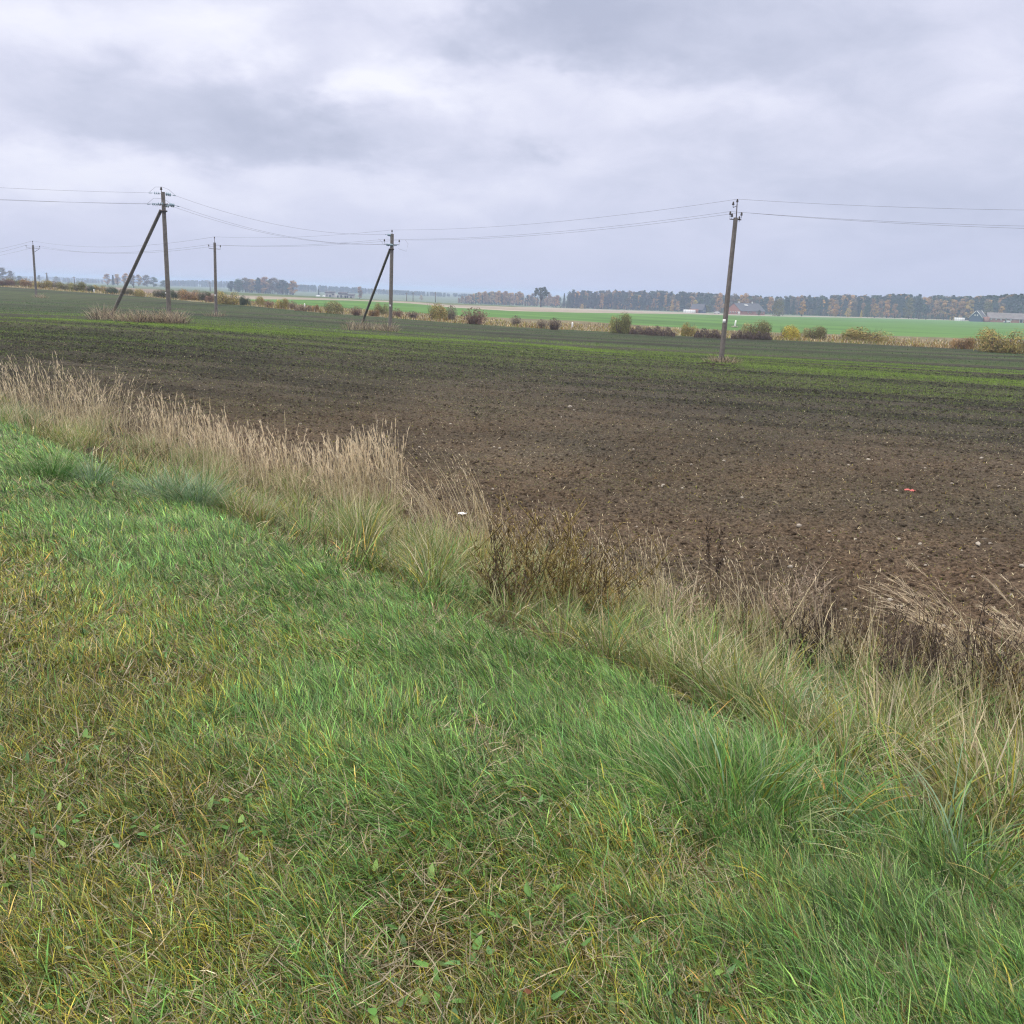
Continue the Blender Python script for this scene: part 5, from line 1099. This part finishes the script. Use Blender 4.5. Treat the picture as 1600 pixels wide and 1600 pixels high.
# dark gabled cottage and its greenhouse
e = house(715, 1088, 1100, 489, 'small dark gabled cottage left of the brick farmhouse', 'house', 'dark_cottage', 0, 0, 0, 0, None, None); e.rotation_euler.z = rad(150)
gable_house(e, 9, 7, 2.4, 6.2, M_dkblue, M_slate, .5, -3)
for y_ in (-1.6, 1.4): panel(e, 'window', (-3.06, y_, 1.5), (.14, 1.1, 1.2), M_pane, M_whitewall)
panel(e, 'annex', (3, 5.2, 1.1), (6, 2.4, 3.2), M_brick)
e = house(700, 1068, 1086, 489.5, 'long white plastic greenhouse beside the dark cottage', 'greenhouse', 'greenhouse', 0, 0, 0, 0, None, None)
def tunnel(e, L, W, H, mat, rib):
    a = np.linspace(0, math.pi, 11); mb = MB(); V = [(x, W / 2 * math.cos(t), H * math.sin(t) ** .8) for x in (-L / 2, L / 2) for t in a]
    mb.add(V, [[[i, i + 1, i + 12, i + 11] for i in range(10)], [list(range(11))[::-1], list(range(11, 22))]]); mb.build('cover', mat, e)
    mb = MB()
    for x in np.linspace(-L / 2, L / 2, 6): add_tube(mb, [(x, W / 2 * 1.01 * math.cos(t), H * 1.01 * math.sin(t) ** .8) for t in a], .05, 5)
    mb.build('hoop_frame', rib, e)
tunnel(e, 8.5, 3.4, 2.1, M_plast, M_steel); e.rotation_euler.z = rad(-16)
e = house(745, 1491, 1506, 502.5, 'white rounded plastic tunnel left of the blue gabled house', 'greenhouse', 'greenhouse', 0, 0, 0, 0, None, None); tunnel(e, 7, 3, 2.3, M_plast, M_steel); e.rotation_euler.z = rad(-20)
# blue gabled house with a long barn
e = house(740, 1519, 1531, 503.5, 'dark blue gabled house with a white trimmed roof at the far right', 'house', 'blue_gabled_house', 0, 0, 0, 0, None, None); e.rotation_euler.z = rad(52)
gable_house(e, 12, 8.5, 2.6, 7.4, M_dkblue, M_slate, .5, -2)
for y_ in (-.8, .8): panel(e, 'window', (-2.06, y_, 4.3), (.14, .8, 1.0), M_plast, M_whitewall)
for s in (-1, 1):
    mb = MB(); add_box(mb, (0, 0, 0), (.25, 6.4, .35)); o = mb.build('white_verge_board', M_plast, e); o.location = (-2.65, s * 2.35, 4.9); o.rotation_euler.x = -s * math.atan2(4.8, 4.25)
mb = MB(); add_box(mb, (0, 0, 0), (.5, 6.4, .3)); o = mb.build('white_verge_board', M_plast, e); o.location = (10.3, -2.35, 5.2); o.rotation_euler.x = math.atan2(4.8, 4.25)
panel(e, 'brick_lean_to', (4, -5.4, 1.2), (7, 2.6, 4.4), M_brick)
e = house(752, 1546, 1560, 504.8, 'long low barn with a mottled grey pink roof at the far right', 'barn', 'long_barn', 0, 0, 0, 0, None, None); e.rotation_euler.z = rad(-14)
gable_house(e, 24, 9, 2.8, 6.4, M_brick, M_oldroof, .5, -5)
for k in range(5): panel(e, 'window', (-3 + k * 3.1, -4.56, 1.9), (1.1, .14, 1.0), M_plast, M_whitewall)
panel(e, 'doorway', (16, -4.56, 1.4), (2.2, .14, 2.6), M_dark, M_whitewall)
# roofless shed in the middle distance
e = house(860, 508, 555, 465.5, 'long ruined grey shed with a broken dark roof in the middle distance', 'shed', 'ruined_shed', 0, 0, 0, 0, None, None); e.rotation_euler.z = rad(2)
mb = MB()
for x0, x1, h in ((-12.5, -4.5, 4.6), (-4.5, -.5, 3.2), (-.5, 6, 3.8), (6, 12.5, 3.2)): add_box(mb, ((x0 + x1) / 2, 0, h / 2 - .5), (x1 - x0 - .01, 7, h + 1))
mb.build('wall', M_shed, e)
for x0, x1, h, dz in ((-12.9, -4.4, 4.7, .3), (-1.2, 6.3, 4.0, .9), (6.3, 12.9, 3.3, .15)):
    mb = MB(); add_box(mb, (0, 0, 0), (x1 - x0, 8, .35 + dz)); o = mb.build('roof', M_asb, e); o.location = ((x0 + x1) / 2, 0, h + .2 + dz / 2); o.rotation_euler.x = rad(4)
for x_, z_, w_, h_ in ((-11, 2.6, 1.2, .9), (-8.2, 1.6, 1.5, 2.2), (-5.6, 3.0, 1.8, .7), (-1.6, 1.4, 1.3, 2.4), (1.4, 1.5, 1.4, 2.8), (5.2, 1.3, 1.5, 2.6), (6.9, 1.3, 1.2, 2.4), (10.0, 1.4, 1.6, 1.4)): panel(e, 'opening', (x_, -3.52, z_), (w_, .1, h_), M_dark)
for x_ in (2.9, 4.1): panel(e, 'window', (x_, -3.53, 1.8), (.6, .12, 1.5), M_pane, M_whitewall)
for (p0, y0, w_, lab) in ((497, 461.5, 3.6, 'white wrapped load left of the ruined shed, further left one'), (506, 463.5, 2.2, 'white wrapped load close to the left end of the ruined shed')):
    r = ray(p0, y0); k = 850 / math.hypot(r[0], r[1]); b = np.array([r[0] * k, r[1] * k, 0]); b[2] = float(gz(b[0], b[1])); mb = MB()
    add_lathe(mb, [(.6, 0), (.95, .12), (1.0, .6), (.98, w_ - .6), (.9, w_ - .1), (.55, w_)], (-w_ / 2, 0, .8), (1, 0, 0), 14); o = mb.build('wrapped_bale', M_plast); o.location = b; tag(o, lab, 'bale')
# parked vehicles at the farm, a few pixels each
def small_car(px, y, D, label, mat):
    r = ray(px, y); k = D / math.hypot(r[0], r[1]); b = np.array([r[0] * k, r[1] * k, 0]); b[2] = float(gz(b[0], b[1])); e = empty('parked_car', b, label, 'car'); mb = MB()
    prof = [(-2.1, .35), (-2.1, .85), (-1.3, .98), (-.7, 1.45), (.9, 1.5), (1.6, 1.0), (2.15, .85), (2.15, .35)]; V = [(x, s * .85, z) for s in (-1, 1) for x, z in prof]
    mb.add(V, [[list(range(8)), list(range(8, 16))[::-1]], [[i, 8 + i, 8 + (i + 1) % 8, (i + 1) % 8] for i in range(8)]]); mb.build('body', mat, e, flat=True)
    for x in (-1.35, 1.4):
        for s in (-1, 1): mb = MB(); add_lathe(mb, [(.33, 0), (.33, .2)], (x, s * .82 - .1, .33), (0, 1, 0), 12); mb.build('wheel', M_dark, e)
small_car(1120, 490, 690, 'white car parked between the cottage and the leaning pole', M_plast)
small_car(1573, 507, 730, 'white car parked before the long barn', M_plast)
# ------------------------------------------------------------------ what lies and grows on the ploughed field
def in_field(x, y):
    th = np.arctan2(x, y); r = np.hypot(x, y); return (r > np.interp(th, TH, R_f0) + .1) & (r < np.interp(th, TH, R_f1) - .3)
def fz(x, y): return gz(x, y) + soil_disp(x, y, np.hypot(x, y))
def seedlings():
    mb = MB()
    for (N, r0, r1, sc_h, wd) in ((120000, 7.5, 24, 1.0, .004), (320000, 20, 66, 1.15, .009), (120000, 55, 150, 1.0, .022)):
        r = np.sqrt(rng.uniform(r0 ** 2, r1 ** 2, N)); th = rng.uniform(-.58, .56, N); x, y = r * np.sin(th), r * np.cos(th)
        a, c = along_across(x, y); sp = .25 if r0 < 50 else .5; c = np.round(c / sp) * sp + rng.normal(0, .03, N); x = a * math.cos(ROWA) - c * math.sin(ROWA); y = a * math.sin(ROWA) + c * math.cos(ROWA)
        k = in_field(x, y); x, y = x[k], y[k]; d = crop(x, y); k = rng.random(len(x)) < np.clip(d * 1.15 + .03, 0, 1); x, y, d = x[k], y[k], d[k]; n = len(x); r = np.hypot(x, y)
        P = np.stack([x, y, fz(x, y) - .006], -1); br = d[:, None]
        near = sstep(45, 20, r)[:, None]
        col = (np.array([.135, .215, .030]) * (1 - near) + np.array([.16, .17, .065]) * near) * (.75 + .6 * br) * (1 + .25 * rng.normal(0, 1, (n, 1))).clip(.5, 1.6)
        far = sstep(6, 26, band_d(x, y))[:, None]; col = col * (1 - far) + np.array([.055, .115, .045]) * (1 + .25 * rng.normal(0, 1, (n, 1))).clip(.5, 1.6) * far
        H = (.035 + .06 * d + .02 * rng.random(n)) * sc_h
        for j in range(2): blades(mb, P, H * rng.uniform(.7, 1.1, n), np.full(n, wd) * rng.uniform(.7, 1.3, n), rng.uniform(0, 6.28, n), rng.uniform(.1, .8, n), rng.normal(.6, .4, n), col, None, 2)
    tag(mb.build('crop_seedlings', M_grass), 'thin rows of sprouting winter crop on the dark ploughed field', 'crop', kind='stuff')
seedlings()
def clods():
    mb = MB(); N = 130000; r = 7.3 + 52 * rng.random(N) ** 1.9; th = rng.uniform(-.58, .56, N); x, y = r * np.sin(th), r * np.cos(th); k = in_field(x, y) & (rng.random(N) < .25 + 1.2 * fbm(x, y, 1.8, 3, 401)); x, y, r = x[k], y[k], r[k]; N = len(x)
    S = (.007 + .022 * rng.random(N) ** 3.2) * (1 + r / 40); Z = fz(x, y); ph = [0, .8, 1.7]; n = 6
    base = [(0, 0, 1)] + [(math.sin(p) * math.cos(j / n * 6.283 + p), math.sin(p) * math.sin(j / n * 6.283 + p), math.cos(p)) for p in ph[1:] for j in range(n)]; base = np.array(base)
    V = base[None] * (S[:, None] * rng.uniform(.65, 1.3, (N, len(base))))[:, :, None] * [1, 1, .75]; ca, sa = np.cos(th_ := rng.uniform(0, 6.28, N)), np.sin(th_)
    V = np.stack([V[..., 0] * ca[:, None] * 1.2 - V[..., 1] * sa[:, None], V[..., 0] * sa[:, None] * 1.2 + V[..., 1] * ca[:, None], V[..., 2]], -1) + np.stack([x, y, Z], -1)[:, None]
    o = (np.arange(N) * len(base))[:, None, None]; F3 = np.array([[0, 1 + j, 1 + (j + 1) % n] for j in range(n)])[None] + o; F4 = np.array([[1 + j, 7 + j, 7 + (j + 1) % n, 1 + (j + 1) % n] for j in range(n)])[None] + o
    col = soil_col(x, y) * rng.uniform(.7, 1.25, (N, 1)); mb.add(V.reshape(-1, 3), [F3.reshape(-1, 3), F4.reshape(-1, 4)], np.repeat(col, len(base), 0))
    tag(mb.build('soil_clods', M_soil), 'crumbly clods of brown soil strewn over the ploughed field', 'soil', kind='stuff')
clods()
def chaff():
    mb = MB(); N = 150000; r = 7.3 + 60 * rng.random(N) ** 1.5; th = rng.uniform(-.58, .56, N); x, y = r * np.sin(th), r * np.cos(th); k = in_field(x, y) & (rng.random(N) < .2 + .9 * fbm(x, y, 3.5, 3, 411)); x, y, r = x[k], y[k], r[k]; N = len(x)
    P = np.stack([x, y, fz(x, y) + .006], -1); cc, _ = blend_pick([STRAW, RUST, OLIVE], np.tile([[.6, .4, .35]], (N, 1)), N); cc *= .9
    blades(mb, P, .015 + .055 * rng.random(N) ** 2, (.0045 + .004 * rng.random(N)) * (1 + r / 30), rng.uniform(0, 6.28, N), rng.uniform(.8, 1.55, N), rng.normal(0, .3, N), cc, None, 2)
    tag(mb.build('straw_chaff', M_dry), 'bits of straw and stubble strewn over the brown soil', 'straw', kind='stuff')
chaff()
def stone_mesh():
    mb = MB(); lump(mb, (0, 0, 0), 1.0, (1, 1, 1), 9, .62); me = mb.mesh('field_stone', M_stone); return me
STONES = [stone_mesh() for _ in range(6)]
SP = [(1248,828,13),(1295,836,8),(1336,846,8),(1403,848,9),(1437,853,8),(1379,857,9),(1547,853,9),(1537,846,12),(1527,859,18),(1596,892,14),(1449,875,8),(1312,893,7),(1345,836,5),(1357,720,8),(1325,728,7),(1400,769,8),(1239,751,7),(1383,771,5),(1533,719,8),
 (891,639,11),(876,638,7),(897,642,6),(869,718,8),(1131,723,9),(1036,765,8),(1029,766,6),(1066,767,7),(772,702,7),(781,704,8),(877,655,5),(913,627,5),(1056,660,5),(1064,658,5),(662,680,6),(704,665,6),(1034,766,6),(972,773,5),(1159,783,7),(994,830,6),(951,820,5),(1063,863,6),(1024,847,5),
 (1373,940,12),(1390,943,12),(1407,955,9),(1320,957,11),(1474,985,9),(1234,895,11),(1440,870,9),(1503,862,6),(1445,890,6),(590,660,6),(545,640,6),(470,665,6),(655,700,6),(1270,740,6),(1445,735,6),(1487,760,6),(1560,765,7),(1180,850,8),(1130,885,6),(1215,862,6),(842,750,6),(770,770,6),(930,700,6),(1550,700,6),(1580,730,5),(300,640,5),(380,640,5),(258,625,4),(1120,690,6),(1440,810,7),(1520,905,8),(1580,935,8),(1495,815,6),(1425,705,5),(990,705,6),(1080,730,6)]
for (x_, y_, d_) in SP:
    b = ground_px(x_, y_); b[2] = float(fz(b[0], b[1])); s = d_ * .40 * np.linalg.norm(b - [0, 0, CAMZ]) / FPX
    o = bpy.data.objects.new('field_stone', STONES[int(rng.integers(0, 6))]); C.objects.link(o); o.location = (b[0], b[1], b[2] + s * .25); o.scale = (s, s * rng.uniform(.6, 1), s * rng.uniform(.7, 1)); o.rotation_euler = (rng.uniform(-.3, .3), rng.uniform(-.3, .3), rng.uniform(0, 6.28))
    big = {(891, 639): 'largest of a small group of pale stones on the dark soil, mid field', (1527, 859): 'flat long white stone near the right edge of the brown soil', (1248, 828): 'largest rounded pale stone on the near brown soil', (1596, 892): 'long white stone cut by the right edge of the picture',
           (1537, 846): 'yellowish pale stone above the flat long white stone'}.get((x_, y_))
    tag(o, big or 'small pale stone lying on the ploughed brown soil', 'stone', 'small stones on the ploughed field')
    if big and 'flat' in big: o.scale = (s, s * .45, s * .3)
def scrap(px, w, label, mat, cat):
    b = ground_px(*px); b[2] = float(fz(b[0], b[1])) + .02; s = w * np.linalg.norm(b) / FPX; mb = MB(); n = 9; V = []
    U, W_ = np.meshgrid(np.linspace(-.5, .5, n), np.linspace(-.5, .5, n)); Z = .22 * np.abs(fbm(U * 7 + px[0], W_ * 7, 1.0, 3, 5) - .2) + .1 * np.sin(U * 9) * np.cos(W_ * 7) * .5
    mb.add(np.stack([U * s, W_ * s * .7, Z * s * 1.2], -1).reshape(-1, 3), [[[i * n + j, i * n + j + 1, (i + 1) * n + j + 1, (i + 1) * n + j] for i in range(n - 1) for j in range(n - 1)]])
    o = mb.build('plastic_scrap', mat); o.location = b; o.rotation_euler.z = -.3; sol = o.modifiers.new('thickness', 'SOLIDIFY'); sol.thickness = .004; tag(o, label, cat)
scrap((1421, 770), 15, 'red plastic scrap lying on the brown soil', flat_mat('red_plastic', (.42, .10, .09), .5), 'litter')
scrap((722, 812), 13, 'white crumpled litter behind the bowed dry stems', flat_mat('white_litter', (.8, .78, .8), .5), 'litter')
# fallen brown leaf at the very bottom
def dead_leaf(px, s, label, col):
    b = ground_px(*px); mb = MB(); n = 7; V = []
    for i in range(n):
        u = i / (n - 1); w = .42 * math.sin(math.pi * u) ** .8 * s; V += [(-w, (u - .5) * s, .12 * s * abs(u - .5)), (0, (u - .5) * s, 0), (w, (u - .5) * s, .15 * s)]
    mb.add(V, [[[i * 3 + j, i * 3 + j + 1, i * 3 + j + 4, i * 3 + j + 3] for i in range(n - 1) for j in (0, 1)]], col); o = mb.build('fallen_leaf', M_dry); o.location = (b[0], b[1], float(vz(b[0], b[1])) + .075); o.rotation_euler = (.3, .2, rng.uniform(0, 6)); tag(o, label, 'leaf')
dead_leaf((822, 1592), .024, 'small reddish brown fallen leaf at the bottom of the picture', (.15, .06, .03))
dead_leaf((110, 1527), .016, 'small pale green fallen leaf in the grass at the bottom left', (.25, .30, .16))

# ------------------------------------------------------------------ haze
mb = MB(); add_box(mb, (0, 0, (9.6 - 16) / 2), (12600, 12600, 25.6)); hz_o = mb.build('haze', None); tag(hz_o, kind='stuff')
m = bpy.data.materials.new('haze'); m.use_nodes = True; t = m.node_tree; t.nodes.clear()
pv = nd(t, 'ShaderNodeVolumePrincipled'); pv.inputs['Color'].default_value = (.60, .72, .98, 1); pv.inputs['Density'].default_value = HAZE; pv.inputs['Anisotropy'].default_value = .3
out = nd(t, 'ShaderNodeOutputMaterial'); t.links.new(pv.outputs[0], out.inputs['Volume'])
hz_o.data.materials.append(m)
